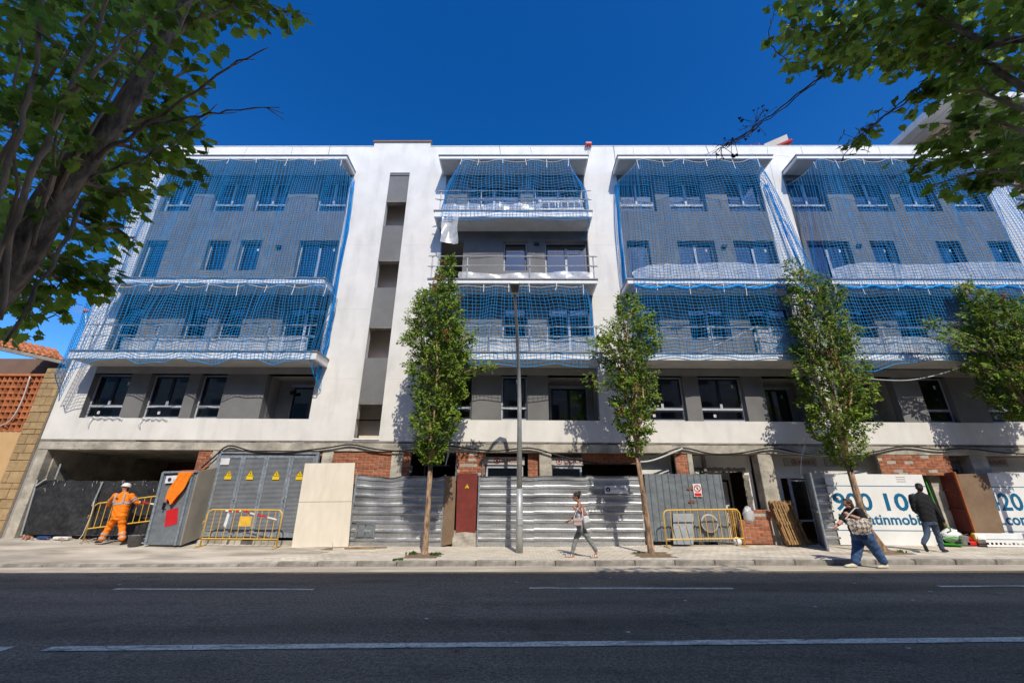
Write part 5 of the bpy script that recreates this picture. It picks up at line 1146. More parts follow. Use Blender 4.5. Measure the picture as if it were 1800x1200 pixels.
for i, x in enumerate((-14.2, -12.4, -10.3, -8.6, -7.7, -2.4, -.8, .6, 2.1, 4.4, 5.3, 6.9, 8.6, 11.4, 12.9, 14.6, 16.4, 18.2)):
    mb = MB().tube([(x, -.02, PAR+.03), (x+random.uniform(-.1, .1), -.03, PAR-.5), (x+random.uniform(-.25, .25), -.06 if random.random() < .5 else -.9, 15.06)], .008, 5); o = mb.build('guy_rope', 'rope_white' if i % 3 else 'bucket_grey', None); tag(o, ('dark' if i % 3 == 0 else 'white')+' thin rope over the parapet, '+'first second third fourth fifth sixth seventh eighth ninth tenth eleventh twelfth thirteenth fourteenth fifteenth sixteenth seventeenth eighteenth'.split()[i]+' from the left corner', 'rope', 'ropes over the parapet')

# ================================================================== STREET TREES
def leaf_cloud(pos, dirs, nrm, ln, wd):
    """folded two-triangle leaves"""
    n = len(pos); d = dirs/np.linalg.norm(dirs, axis=1, keepdims=True); s = np.cross(d, nrm); s /= np.linalg.norm(s, axis=1, keepdims=True)+1e-9; m = np.cross(s, d)
    ln = ln[:, None]; wd = wd[:, None]
    a = pos; c = pos+d*ln-m*ln*.12; b = pos+d*ln*.45+s*wd*.5+m*wd*.14; e = pos+d*ln*.45-s*wd*.5+m*wd*.14
    V = np.stack([a, b, c, e], 1).reshape(-1, 3); k = np.arange(n)*4
    Fc = np.concatenate([np.stack([k, k+1, k+2], 1), np.stack([k, k+2, k+3], 1)]); return V, Fc
def street_tree(label, foot, base_px, trunk_px, Y0, env, side=(), nspray=1500, seed=0, dry=(), r0=.085, gaps=.16):
    rng = np.random.RandomState(seed); fx, fy = foot; z0 = S(fx, fy)
    t = thing('street_tree', (fx, fy, z0), label, 'tree', 'young columnar street trees')
    tp = [np.array([fx, fy, z0-.02])]+[at(x, y, Y0) for x, y in trunk_px]
    rr = [r0*1.35]+[r0*(1-.35*i/len(trunk_px)) for i in range(len(trunk_px))]
    Q = [tp[0], lerp(tp[0], tp[1], .12)]+tp[1:]; R_ = [rr[0]*1.25, rr[0]*.85]+rr[1:]
    MB().tube(Q, R_, 12).build('trunk', 'bark', t, smooth=True)
    rows = [(at((a+b)/2, y, Y0), max(.12, (at(b, y, Y0)[0]-at(a, y, Y0)[0])/2-.11)) for y, a, b in env]
    rows.sort(key=lambda r: r[0][2]); zs = np.array([r[0][2] for r in rows]); cx = np.array([r[0][0] for r in rows]); hw = np.array([r[1] for r in rows])
    top = tp[-1]; limbs = []
    for k in range(9):
        a = 2*math.pi*k/9+rng.uniform(-.3, .3); zt = lerp(zs[0], zs[-1], rng.uniform(.55, .97)); P = [top]
        for j in range(1, 8):
            z = lerp(top[2], zt, j/7); f = .55*min(1, j/3)*rng.uniform(.75, 1.15); h = np.interp(z, zs, hw)
            P.append(np.array([np.interp(z, zs, cx)+h*f*math.cos(a), Y0+min(h, .75)*f*math.sin(a), z]))
        limbs.append(P); MB().tube(P, [r0*.5*(1-.8*j/7)+.004 for j in range(8)], 7).build('limb', 'bark_light', t, smooth=True)
    pos = []; dr_ = []; nm = []; tw = MB()
    def spray(c, d, l, nl):
        d = d/np.linalg.norm(d); n0 = np.array([.1, -.75, .8])+rng.normal(0, .42, 3); sd = np.cross(d, n0); sd /= np.linalg.norm(sd)
        for i in range(nl):
            f = (i+.6)/nl; s = 1 if i % 2 else -1; p = c+d*l*f+rng.normal(0, .008, 3); dd = d*.55+sd*s*.85+np.array([0, 0, -.15])+rng.normal(0, .2, 3)
            pos.append(p); dr_.append(dd); nm.append(n0+rng.normal(0, .35, 3))
    cnt = 0
    tot = np.cumsum(np.concatenate([[0], (hw[1:]+hw[:-1])/2*np.diff(zs)])); 
    ph = rng.rand(6)*6.28
    while cnt < nspray:
        z = np.interp(rng.rand()*tot[-1], tot, zs); h = np.interp(z, zs, hw); x0 = np.interp(z, zs, cx); a = rng.rand()*6.28; f = math.sqrt(rng.rand())
        hy = min(h, .85)
        f *= 1.0+.14*math.sin(z*7+a*2+ph[0])
        if f > .55 and math.sin(z*5.1+a*3+ph[1])+.6*math.sin(z*11+a*5+ph[2]) < -1.0+gaps*3*rng.rand(): 
            if rng.rand() < .75: continue
        p = np.array([x0+h*f*math.cos(a), Y0+hy*f*math.sin(a), z-.08]); d = np.array([math.cos(a)*.8, math.sin(a)*.8, .55+.3*rng.randn()])
        l = rng.uniform(.14, .26); spray(p, d, l, rng.randint(5, 9)); cnt += 1
        if cnt % 3 == 0: tw.tube([p-d*.10, p+d*l*.9/np.linalg.norm(d)], .004, 4, cap=False)
    for (xa, ya, xb, yb, n) in side:
        A, B = at(xa, ya, Y0-.1), at(xb, yb, Y0-.25); MB().tube([A, lerp(A, B, .5)+[0, 0, .03], B], [.018, .012, .005], 6).build('limb', 'bark_light', t, smooth=True)
        for k in range(n):
            u = rng.uniform(.15, 1); c = lerp(A, B, u)+rng.normal(0, .09, 3); d = (B-A)/np.linalg.norm(B-A)+rng.normal(0, .7, 3); spray(c, d, rng.uniform(.12, .22), 6)
    n = len(pos); V, Fc = leaf_cloud(np.array(pos), np.array(dr_), np.array(nm), rng.uniform(.075, .13, n), rng.uniform(.046, .075, n))
    cr = mesh_np('crown', V, Fc, 'leaf_street', t); cr['kind'] = 'stuff'
    o = tw.build('twigs', 'bark_light', t, normals=False); o['kind'] = 'stuff'
    if dry:
        P = []; D = []; N = []
        for (x, y, nn, hgt) in dry:
            c0 = at(x, y, Y0-.75 if hgt > 0 else Y0-.2)
            for k in range(nn): P.append(c0+np.array([rng.normal(0, .05), rng.normal(0, .05), rng.uniform(-.5, .5)*abs(hgt)])); D.append(np.array([rng.normal(0, .6), rng.normal(0, .6), -1])); N.append(rng.normal(0, 1, 3))
        n = len(P); V, Fc = leaf_cloud(np.array(P), np.array(D), np.array(N), rng.uniform(.07, .11, n), rng.uniform(.04, .06, n)); o = mesh_np('dry_leaves', V, Fc, 'leaf_dry', t); o['kind'] = 'stuff'
    return t
street_tree('tall columnar young tree with a dense pointed crown, just left of the street lamp', (-2.52, -1.9), None, [(749, 940), (753, 880), (757, 815)], -1.9,
    [(452, 785, 797), (478, 768, 800), (505, 758, 804), (530, 728, 812), (560, 713, 815), (600, 711, 826), (640, 715, 836), (680, 722, 816), (720, 722, 812), (760, 724, 802), (790, 731, 783), (812, 748, 768)],
    side=[(800, 660, 866, 640, 26), (735, 560, 738, 522, 22), (815, 600, 838, 592, 14)], nspray=2650, seed=21, dry=[(785, 588, 24, .45), (768, 490, 18, .3), (809, 520, 12, .25), (780, 460, 12, .12), (763, 505, 12, .2), (818, 592, 8, .15)], gaps=.22)
street_tree('young tree with a thin see-through crown, right of the walking woman', (3.75, -1.9), None, [(1139, 930), (1131, 870), (1120, 800)], -1.9,
    [(516, 1086, 1118), (535, 1082, 1122), (558, 1075, 1142), (580, 1050, 1152), (605, 1036, 1155), (628, 1045, 1150), (652, 1070, 1150), (680, 1070, 1156), (705, 1074, 1155), (735, 1077, 1150), (760, 1090, 1146), (785, 1105, 1135), (800, 1112, 1126)],
    side=[(1080, 685, 1040, 668, 16), (1075, 600, 1036, 605, 14)], nspray=1350, seed=22, dry=[(1100, 585, 10, .2), (1120, 680, 12, .3), (1088, 720, 10, .2)], gaps=.46)
street_tree('young tree with an orange flecked crown, in front of the 900 100 board', (10.4, -1.6), None, [(1526, 930), (1505, 865), (1490, 812)], -1.6,
    [(452, 1380, 1394), (476, 1379, 1410), (498, 1383, 1452), (530, 1385, 1478), (560, 1392, 1474), (592, 1394, 1500), (622, 1396, 1500), (652, 1398, 1512), (682, 1409, 1530), (712, 1416, 1528), (742, 1426, 1524), (772, 1438, 1520), (800, 1460, 1514), (818, 1478, 1506)],
    side=[(1490, 580, 1508, 576, 10)], nspray=2200, seed=23, dry=[(1462, 625, 28, .55), (1497, 665, 18, .35), (1482, 580, 12, .2), (1408, 480, 10, .15), (1432, 512, 10, .15)], gaps=.34, r0=.10)
street_tree('bushy young tree with spreading branches, cut by the right edge', (16.9, -1.6), None, [(1893, 930), (1865, 860), (1820, 745)], -1.6,
    [(495, 1684, 1703), (512, 1681, 1708), (534, 1698, 1770), (560, 1690, 1830), (590, 1695, 1850), (620, 1705, 1860), (650, 1710, 1870), (680, 1728, 1870), (705, 1755, 1865), (735, 1785, 1850)],
    side=[(1720, 600, 1628, 566, 50), (1760, 580, 1690, 505, 16), (1720, 620, 1650, 590, 24)], nspray=2500, seed=24, dry=[(1765, 522, 26, .25), (1692, 500, 8, .1), (1790, 645, 10, .2)], gaps=.3, r0=.10)

# ================================================================== NEAR TREES (hanging over the camera)
_half = [(.0, .0), (.10, .06), (.34, -.06), (.30, .10), (.52, .18), (.40, .30), (.55, .46), (.36, .47), (.38, .60), (.22, .62), (.20, .76), (.09, .80), (.0, 1.02)]
LO = np.array(_half+[(-x, y) for x, y in reversed(_half[1:-1])]); LN = len(LO)
LV = np.concatenate([[[0, .42, 0]], np.stack([LO[:, 0], LO[:, 1], -.22*np.abs(LO[:, 0])-.10*(LO[:, 1]-.4)**2], 1)])
LF = np.array([(0, 1+i, 1+(i+1) % LN) for i in range(LN)])
leaf_me = []
for k in range(3):
    v = LV.copy(); v[:, 2] += .05*np.sin(v[:, 0]*6+k)+.06*(k-1)*v[:, 1]**2; v[:, 0] *= (1, .86, 1.08)[k]
    me = bpy.data.meshes.new('leaf'); me.from_pydata([tuple(p) for p in v], [], [tuple(int(i) for i in f) for f in LF]); me.materials.append(MATS['leaf_maple']); leaf_me.append((me, v))
def frame(d, n):
    d = d/np.linalg.norm(d); x = np.cross(d, n); x /= np.linalg.norm(x)+1e-9; z = np.cross(x, d); return np.stack([x, d, z], 1)
def near_tree(label, root, boughs, twigs, fill, seed, trunk, size=(.07, .125), bare=()):
    rng = np.random.RandomState(seed); t = thing('maple_tree', root, label, 'tree', 'large trees hanging over the near pavement')
    L = []
    def leaf(p, d=None):
        dd = np.array([rng.normal(0, .7), rng.normal(0, .7), -.55]) if d is None else d; n = np.array([rng.normal(0, .5), rng.normal(0, .5), 1.]); L.append((p, frame(dd, n), rng.uniform(*size), rng.randint(3)))
    P = [np.array(p, float) for p, r in trunk]; MB().tube(P, [r for p, r in trunk], 16).build('trunk', 'bark', t, smooth=True)
    twm = MB()
    for pts, r0, r1, nl in boughs:
        Q = [cd(*p) for p in pts]; C_ = []
        for i in range(len(Q)-1):
            for k in range(5): C_.append(lerp(Q[i], Q[i+1], k/5)+rng.normal(0, .005, 3))
        C_.append(Q[-1]); n = len(C_); MB().tube(C_, [lerp(r0, r1, i/(n-1)) for i in range(n)], 9).build('branch', 'bark_light' if r0 < .03 else 'bark', t, smooth=True)
        for k in range(nl):
            u = rng.uniform(.25, 1.0); i = min(n-2, int(u*(n-1))); c = C_[i]; ax = C_[min(n-1, i+1)]-C_[i]; ax /= np.linalg.norm(ax)+1e-9
            d = ax*.7+rng.normal(0, .6, 3); d /= np.linalg.norm(d); l = rng.uniform(.12, .38); e = c+d*l+np.array([0, 0, -.05]); twm.tube([c, lerp(c, e, .5)+[0, 0, .02], e], [.006, .004, .002], 4, cap=False)
            for q in range(rng.randint(3, 6)): leaf(lerp(c, e, rng.uniform(.35, 1))+rng.normal(0, .03, 3), d*.6+np.array([rng.normal(0, .5), rng.normal(0, .5), -.45]))
    for pts, r0, r1 in bare:
        Q = [cd(*p) for p in pts]; C_ = []
        for i in range(len(Q)-1):
            for k in range(4): C_.append(lerp(Q[i], Q[i+1], k/4)+rng.normal(0, .008, 3))
        C_.append(Q[-1]); n = len(C_); MB().tube(C_, [lerp(r0, r1, i/(n-1)) for i in range(n)], 6).build('bare_branch', 'bark', t, smooth=True)
        for k in range(6):
            i = rng.randint(n//2, n-1); e = C_[i]+(C_[i+1]-C_[i])*1.2+rng.normal(0, .03, 3); twm.tube([C_[i], e], [.005, .003], 4)
    poly, N, (d0, d1) = fill
    px_ = np.array([p[0] for p in poly]); py_ = np.array([p[1] for p in poly]); k = 0
    def inside(x, y):
        c = False; j = len(poly)-1
        for i in range(len(poly)):
            if (py_[i] > y) != (py_[j] > y) and x < (px_[j]-px_[i])*(y-py_[i])/(py_[j]-py_[i])+px_[i]: c = not c
            j = i
        return c
    ph = rng.rand(4)*6.28
    while k < N:
        x = rng.uniform(px_.min(), px_.max()); y = rng.uniform(py_.min(), py_.max())
        if not inside(x, y): continue
        dep = rng.uniform(d0, d1); p = cd(x, y, dep)
        if math.sin(p[0]*6+ph[0])+math.sin(p[1]*5+ph[1])+math.sin(p[2]*6+ph[2]) < -1.3: continue
        d = np.array([rng.normal(0, .7), rng.normal(0, .7), .1]); e = p+d*.16; twm.tube([p, e], [.004, .002], 4, cap=False)
        for q in range(4): leaf(lerp(p, e, rng.uniform(.2, 1.1))+rng.normal(0, .05, 3)); k += 1
    near = sorted(range(len(L)), key=lambda i: np.linalg.norm(L[i][0]-CAM)/L[i][2])
    one = set(near[:285])
    VV = []; FF = []; b = 0
    for i, (p, Fm, s, m) in enumerate(L):
        me, v = leaf_me[m]
        if i in one:
            o = bpy.data.objects.new('leaf', me); COL.objects.link(o); o.parent = t
            M4 = Matrix([[*(Fm[r]*s), p[r]-t.location[r]] for r in range(3)]+[[0, 0, 0, 1]]); o.matrix_local = M4
        else: VV.append(p+(v*s) @ Fm.T); FF.append(LF+b); b += len(v)
    o = mesh_np('crown', np.concatenate(VV), np.concatenate(FF), 'leaf_maple', t); o['kind'] = 'stuff'
    o = twm.build('twigs', 'bark_light', t, normals=False); o['kind'] = 'stuff'
c = cd
near_tree('large dark leafed tree with a thick leaning trunk at the upper left', (-4.35, -12.15, 0),
  [([(10, 430, 2.6), (60, 300, 2.6), (110, 190, 2.7), (170, 60, 2.9), (205, -60, 3.1)], .019, .010, 10),
   ([(-15, 380, 2.5), (40, 220, 2.5), (62, 110, 2.6), (78, -40, 2.7)], .017, .009, 6),
   ([(92, 185, 2.66), (165, 135, 2.7), (215, 70, 2.85), (345, -5, 3.1)], .014, .006, 8),
   ([(0, 560, 2.7), (20, 400, 2.7), (100, 200, 2.8), (150, 90, 2.9)], .017, .008, 6),
   ([(30, 480, 2.8), (120, 240, 2.9), (190, 120, 3.0), (235, -20, 3.2)], .012, .005, 6), ([(-10, 300, 2.9), (60, 180, 3.0), (150, 40, 3.2), (180, -30, 3.3)], .014, .006, 6), ([(60, 430, 2.85), (95, 300, 2.8), (100, 220, 2.8), (140, 150, 2.85)], .011, .004, 5), ([(100, 340, 2.9), (200, 160, 3.0), (240, 90, 3.1), (262, -20, 3.3)], .013, .005, 6), ([(-20, 520, 2.6), (30, 330, 2.6), (20, 200, 2.7), (40, 60, 2.8)], .012, .005, 4),
   ([(265, 110, 3.4), (330, 40, 3.8), (420, 8, 4.2), (512, 22, 4.4)], .022, .005, 26), ([(290, 60, 3.6), (380, -15, 4.1), (465, 0, 4.5)], .02, .005, 24),
   ([(225, 190, 3.3), (290, 150, 3.7), (338, 120, 4.0)], .02, .005, 20), ([(190, 230, 3.2), (270, 205, 3.6), (335, 215, 3.9)], .02, .005, 22),
   ([(180, 250, 3.2), (260, 265, 3.6), (328, 280, 3.9)], .02, .005, 22), ([(120, 315, 3.1), (180, 330, 3.4), (250, 340, 3.7)], .02, .005, 20),
   ([(90, 360, 3.0), (150, 395, 3.4), (232, 400, 3.7)], .018, .005, 22), ([(50, 420, 3.0), (100, 460, 3.4), (170, 490, 3.6)], .018, .005, 20),
   ([(30, 450, 3.0), (90, 485, 3.3), (142, 512, 3.5)], .016, .005, 14), ([(10, 470, 3.0), (40, 515, 3.4), (55, 545, 3.5)], .016, .005, 12)],
  None, ([(-60, -60), (500, -60), (440, 5), (375, 28), (305, 75), (280, 140), (295, 200), (290, 255), (225, 315), (200, 380), (130, 455), (95, 500), (30, 525), (-60, 540)], 2500, (3.4, 5.6)), 31,
  [((-4.45, -12.1, -.02), .22), ((-4.30, -12.12, 1.0), .16), (cd(-70, 575, 2.85), .125), (cd(20, 470, 2.9), .115), (cd(120, 310, 3.0), .095), (cd(200, 218, 3.1), .068), (cd(262, 112, 3.3), .056), (cd(308, 40, 3.5), .047), (cd(370, -90, 3.9), .04)],
  bare=[([(165, 278, 3.0), (240, 232, 3.05), (330, 176, 3.1), (400, 116, 3.15), (466, 86, 3.2)], .017, .004), ([(215, 230, 3.1), (338, 206, 3.2), (400, 196, 3.25), (492, 189, 3.3)], .012, .003), ([(120, 330, 3.0), (190, 300, 3.1), (300, 255, 3.3), (365, 205, 3.4)], .012, .003), ([(150, 55+300, 2.6), (90, 470, 2.5), (10, 600, 2.4)], .014, .006)])
near_tree('large leafy tree whose branches reach in from the upper right corner', (6.6, -11.9, 0),
  [([(1830, 60, 3.6), (1740, 80, 3.7), (1650, 30, 3.9), (1560, -30, 4.2)], .035, .012, 16), ([(1810, 160, 3.6), (1700, 90, 3.9), (1560, 40, 4.3), (1380, 50, 4.9)], .03, .006, 34),
   ([(1800, 120, 3.8), (1640, 100, 4.2), (1500, 95, 4.6), (1400, 112, 4.9)], .022, .005, 34), ([(1820, 200, 3.6), (1720, 160, 3.9), (1640, 165, 4.2), (1612, 170, 4.3)], .02, .005, 20),
   ([(1830, 250, 3.5), (1760, 215, 3.7), (1680, 220, 4.0), (1632, 240, 4.2)], .018, .005, 20), ([(1840, 290, 3.5), (1760, 265, 3.7), (1680, 280, 4.0), (1630, 290, 4.1)], .018, .005, 20),
   ([(1840, 320, 3.5), (1770, 300, 3.6), (1690, 310, 3.9), (1655, 322, 4.0)], .016, .005, 12), ([(1850, 350, 3.4), (1800, 330, 3.5), (1745, 318, 3.7)], .016, .005, 10)],
  None, ([(1860, -60), (1372, -60), (1372, 0), (1366, 60), (1392, 108), (1450, 122), (1520, 112), (1580, 120), (1640, 145), (1668, 190), (1690, 255), (1740, 290), (1800, 325), (1860, 340)], 2600, (3.8, 6.0)), 32,
  [((6.7, -11.9, -.02), .22), ((6.6, -11.9, 1.2), .17), ((6.3, -11.95, 3.0), .15), ((5.9, -12.0, 5.0), .12), ((5.4, -12.0, 6.6), .07)],
  bare=[([(1460, 120, 4.7), (1430, 145, 4.6), (1370, 190, 4.5), (1320, 228, 4.4), (1280, 255, 4.35), (1252, 270, 4.3)], .010, .003), ([(1455, 125, 4.75), (1425, 152, 4.65), (1365, 198, 4.55), (1318, 234, 4.45), (1275, 262, 4.4)], .008, .003),
        ([(1630, 140, 4.2), (1590, 175, 4.1), (1550, 208, 4.05), (1500, 250, 4.0), (1482, 282, 4.0)], .009, .003), ([(1640, 135, 4.25), (1585, 185, 4.15), (1545, 215, 4.1), (1495, 262, 4.05)], .007, .003),
        ([(1385, 105, 4.85), (1358, 85, 4.8), (1352, 55, 4.8), (1362, 20, 4.8), (1378, 12, 4.8)], .006, .003)])
# hanging sprigs: one leaf cluster and one spray of small withered leaves
def sprig(label, pts, n, size, mat, spread, seed):
    rng = np.random.RandomState(seed); Q = [cd(*p) for p in pts]; t = thing('hanging_sprig', Q[-1], label, 'sprig'); VV = []; FF = []; b = 0; tw = MB().tube(Q, .004, 5)
    for k in range(n):
        u = rng.uniform(0, len(Q)-1.01); p = lerp(Q[int(u)], Q[int(u)+1], u % 1); e = p+rng.normal(0, spread, 3); tw.tube([p, e], .0025, 4); v = leaf_me[k % 3][1]; s = rng.uniform(*size); Fm = frame(np.array([rng.normal(0, .7), rng.normal(0, .7), -.6]), np.array([rng.normal(0, .6), rng.normal(0, .6), 1])); VV.append(e+(v*s) @ Fm.T); FF.append(LF+b); b += len(v)
    o = mesh_np('leaves', np.concatenate(VV), np.concatenate(FF), mat, t); o['kind'] = 'stuff'; tw.build('stem', 'bark', t)
sprig('single clump of leaves hanging on a bare twig before the sky at right', [(1545, 212, 4.08), (1520, 232, 4.05), (1500, 245, 4.0)], 26, (.07, .13), 'leaf_maple', .075, 5)
sprig('withered dark little leaves on the long drooping twig above the parapet', [(1345, 190, 4.4), (1320, 228, 4.42), (1285, 250, 4.38), (1262, 262, 4.3)], 34, (.02, .05), 'hair_dark', .085, 6)

# ================================================================== PEOPLE
def cap(mb, p, q, r0, r1, n=12):
    p = np.array(p, float); q = np.array(q, float); d = q-p; L_ = np.linalg.norm(d)+1e-9; d /= L_
    prof = [(-.95, .3), (-.7, .72), (-.35, .94), (0, 1)]
    P = []; Rr = []
    for a, b in prof: P.append(p+d*a*r0); Rr.append(r0*b)
    P += [lerp(p, q, .5), q]; Rr += [(r0+r1)/2*1.02, r1]
    for a, b in reversed(prof[:-1]): P.append(q-d*a*r1); Rr.append(r1*b)
    mb.tube(P, Rr, n); return mb
def loft(mb, secs, side, n=18):
    """secs: (centre, half width along side, half depth)"""
    side = np.array(side, float); side /= np.linalg.norm(side); k0 = len(mb.v); C_ = [np.array(s[0], float) for s in secs]
    for i, (c_, a, b) in enumerate(secs):
        ax = C_[min(i+1, len(C_)-1)]-C_[max(i-1, 0)]; ax /= np.linalg.norm(ax); f = np.cross(side, ax); f /= np.linalg.norm(f)
        for j in range(n):
            t = 2*math.pi*j/n; x, y = math.cos(t), math.sin(t); e = .8; mb.v.append(tuple(C_[i]+side*a*math.copysign(abs(x)**e, x)+f*b*math.copysign(abs(y)**e, y)))
    for i in range(len(secs)-1):
        for j in range(n): mb.f.append((k0+i*n+j, k0+i*n+(j+1) % n, k0+(i+1)*n+(j+1) % n, k0+(i+1)*n+j))
    mb.f.append(tuple(k0+j for j in range(n))); mb.f.append(tuple(k0+(len(secs)-1)*n+j for j in range(n)))
    return mb
def organic(mb, name, mat, parent, vox=.012, smooth=6, fold=0.0):
    o = mb.build(name, mat, None); md = o.modifiers.new('r', 'REMESH'); md.mode = 'VOXEL'; md.voxel_size = vox; ms = o.modifiers.new('s', 'SMOOTH'); ms.iterations = smooth; ms.factor = .5
    dg = bpy.context.evaluated_depsgraph_get(); me = bpy.data.meshes.new_from_object(o.evaluated_get(dg)); bpy.data.objects.remove(o)
    if fold:
        n = len(me.vertices); co = np.zeros(n*3, np.float32); me.vertices.foreach_get('co', co); co = co.reshape(-1, 3); nr = np.zeros(n*3, np.float32); me.vertices.foreach_get('normal', nr); nr = nr.reshape(-1, 3)
        x, y, z = co[:, 0], co[:, 1], co[:, 2]; w_ = np.sin(z*38+x*17+3*np.sin(x*9))*.6+np.sin(z*61-x*33+y*20)*.4; co += nr*(w_*fold)[:, None]; me.vertices.foreach_set('co', co.ravel())
    for p in me.polygons: p.use_smooth = True
    me.materials.clear(); me.materials.append(MATS[mat]); me.name = name; ob = bpy.data.objects.new(name, me); COL.objects.link(ob); return attach(ob, parent)
def nrmz(v): v = np.array(v, float); return v/np.linalg.norm(v)
def head_shape(mb, c_, fwd, up, s=1.0):
    fwd = nrmz(fwd); up = nrmz(np.array(up)-fwd*np.dot(up, fwd)); sd_ = np.cross(fwd, up)
    def E(off, r):
        k = len(mb.v); mb.ball((0, 0, 0), (r[0], r[1], r[2]), 16, 10)
        for i in range(k, len(mb.v)): v = np.array(mb.v[i])+np.array(off); mb.v[i] = tuple(np.array(c_)+s*(sd_*v[0]+fwd*v[1]+up*v[2]))
    E((0, -.008, .02), (.076, .096, .105)); E((0, .022, -.055), (.056, .068, .068)); E((0, .103, -.018), (.013, .02, .028)); E((0, .078, -.075), (.026, .022, .02)); E((0, .086, .022), (.05, .014, .012))
    for q in (-1, 1): E((q*.078, -.004, -.012), (.010, .022, .033)); 
    return sd_, fwd, up
def face_bits(t, c_, fwd, up, s=1.0):
    fwd = nrmz(fwd); up = nrmz(np.array(up)-fwd*np.dot(up, fwd)); sd_ = np.cross(fwd, up); c_ = np.array(c_)
    for q in (-1, 1): MB().ball(c_+s*(sd_*q*.031+fwd*.088+up*.004), .0105*s, 8, 6).build('eye', 'black_paint', t, smooth=True)
    MB().ball(c_+s*(fwd*.095-up*.062), (.02*s, .012*s, .006*s), 8, 6).build('mouth', 'print_maroon', t, smooth=True)
def hand(mb, w_, d, n_, side, s=1.0, curl=.5):
    """wrist, pointing direction, palm normal, thumb side"""
    d = nrmz(d); n_ = nrmz(np.array(n_)-d*np.dot(n_, d)); x = np.cross(d, n_)*side; w_ = np.array(w_, float)
    loft(mb, [(w_, .027*s, .02*s), (w_+d*.03*s, .034*s, .018*s), (w_+d*.07*s, .042*s, .017*s), (w_+d*.095*s, .040*s, .014*s)], x, 12)
    for i, (o, l) in enumerate(((.031, .070), (.0105, .08), (-.0105, .074), (-.031, .058))):
        p = w_+d*.085*s+x*o*s; a1 = curl*.6; a2 = curl*1.3; q = p+(d*math.cos(a1)+n_*math.sin(a1))*l*.5*s; e = q+(d*math.cos(a2)+n_*math.sin(a2))*l*.5*s; cap(mb, p, q, .0105*s, .0095*s, 8); cap(mb, q, e, .0095*s, .0082*s, 8)
    p = w_+d*.025*s+x*.03*s; q = p+(d*.65+x*.6+n_*.3)*.045*s; e = q+(d*.9+x*.1+n_*.4)*.035*s; cap(mb, p, q, .0145*s, .012*s, 8); cap(mb, q, e, .012*s, .009*s, 8)
def shoe(t, heel, toe, mat, w_=.045, h=.07, sole='hair_dark', name='shoe'):
    heel = np.array(heel, float); toe = np.array(toe, float); gz = lambda p: S(p[0], p[1]) if p[1] > -2.9 else RD(p[0])
    heel[2] = max(heel[2], gz(heel)+.012); toe[2] = max(toe[2], gz(toe)+.012); d = nrmz(toe-heel); sd_ = nrmz(np.cross(d, [0, 0, 1])); up = np.cross(sd_, d); L_ = np.linalg.norm(toe-heel); mb = MB()
    loft(mb, [(heel+up*.045, w_*.7, .04), (heel+d*L_*.2+up*.045, w_*.85, .05), (heel+d*L_*.5+up*.038, w_*.95, .038), (heel+d*L_*.8+up*.030, w_*1.05, .03), (heel+d*L_+up*.025, w_*.6, .02)], sd_, 14)
    o = organic(mb, name, mat, t, .010, 3); return o
def P_(Y0): return lambda x, y, dy=0.0: at(x, y, Y0+dy)

# ---- worker in orange, seen from behind, holding the tilted barrier
Pw = P_(-.62); wk = thing('person', Pw(200, 953), 'worker in orange high visibility clothes and white helmet, holding a yellow barrier', 'person')
sx = np.array([1., 0, 0]); shL, shR, nk = Pw(203, 871, .02), Pw(231, 871, .02), Pw(219.5, 865, .05)
hc = Pw(220.5, 857.5, .10); hip = Pw(209.5, 907)
kL, kR, aL, aR = Pw(192.5, 925, .05), Pw(214.6, 926, .08), Pw(178, 950), Pw(214, 949)
eL, hL = Pw(193, 882, .12), Pw(190, 889, .24); eR, hR = Pw(238, 880.5, .10), Pw(246, 886, .22)
bd_ = MB(); head_shape(bd_, hc, (.25, .9, -.35), (0, .25, 1)); cap(bd_, nk, hc-[0, .03, .06], .055, .052)
loft(bd_, [(hip, .17, .11), (lerp(hip, nk, .4), .16, .11), (lerp(hip, nk, .75), .19, .12), (lerp(hip, nk, .93), .15, .09), (nk, .06, .06)], sx)
for a, b, c2, s_ in ((shL, eL, hL, -1), (shR, eR, hR, 1)): cap(bd_, a, b, .05, .042); cap(bd_, b, c2, .042, .028); hand(bd_, c2, (.3*s_+.2, .8, -.3), (0, 0, -1), s_, 1.0, 1.1)
for h0, k_, a_ in ((hip+[-.09, 0, -.03], kL, aL), (hip+[.09, 0, -.03], kR, aR)): cap(bd_, h0, k_, .085, .055); cap(bd_, k_, a_, .055, .036)
organic(bd_, 'body', 'skin_tan', wk, .0095, 3); face_bits(wk, hc, (.25, .9, -.35), (0, .25, 1))
jk_ = MB(); loft(jk_, [(hip+[0, 0, -.02], .215, .155), (lerp(hip, nk, .25), .215, .16), (lerp(hip, nk, .6), .235, .165), (lerp(hip, nk, .85), .225, .14), (lerp(hip, nk, .97), .12, .10), (nk+[0, 0, .02], .075, .075)], sx)
for a, b, c2 in ((shL, eL, hL), (shR, eR, hR)): cap(jk_, a, b, .085, .072); cap(jk_, b, lerp(b, c2, .72), .072, .055)
organic(jk_, 'jacket', 'orange_cloth', wk, .014, 4, .007)
tr_ = MB(); loft(tr_, [(hip+[0, 0, .06], .19, .135), (hip+[0, 0, -.03], .20, .145), (hip+[0, 0, -.10], .185, .14)], sx)
for h0, k_, a_ in ((hip+[-.10, 0, -.05], kL, aL), (hip+[.10, 0, -.05], kR, aR)): cap(tr_, h0, k_, .115, .092); cap(tr_, k_, a_+[0, 0, .05], .092, .085)
organic(tr_, 'trousers', 'orange_cloth', wk, .014, 4, .009)
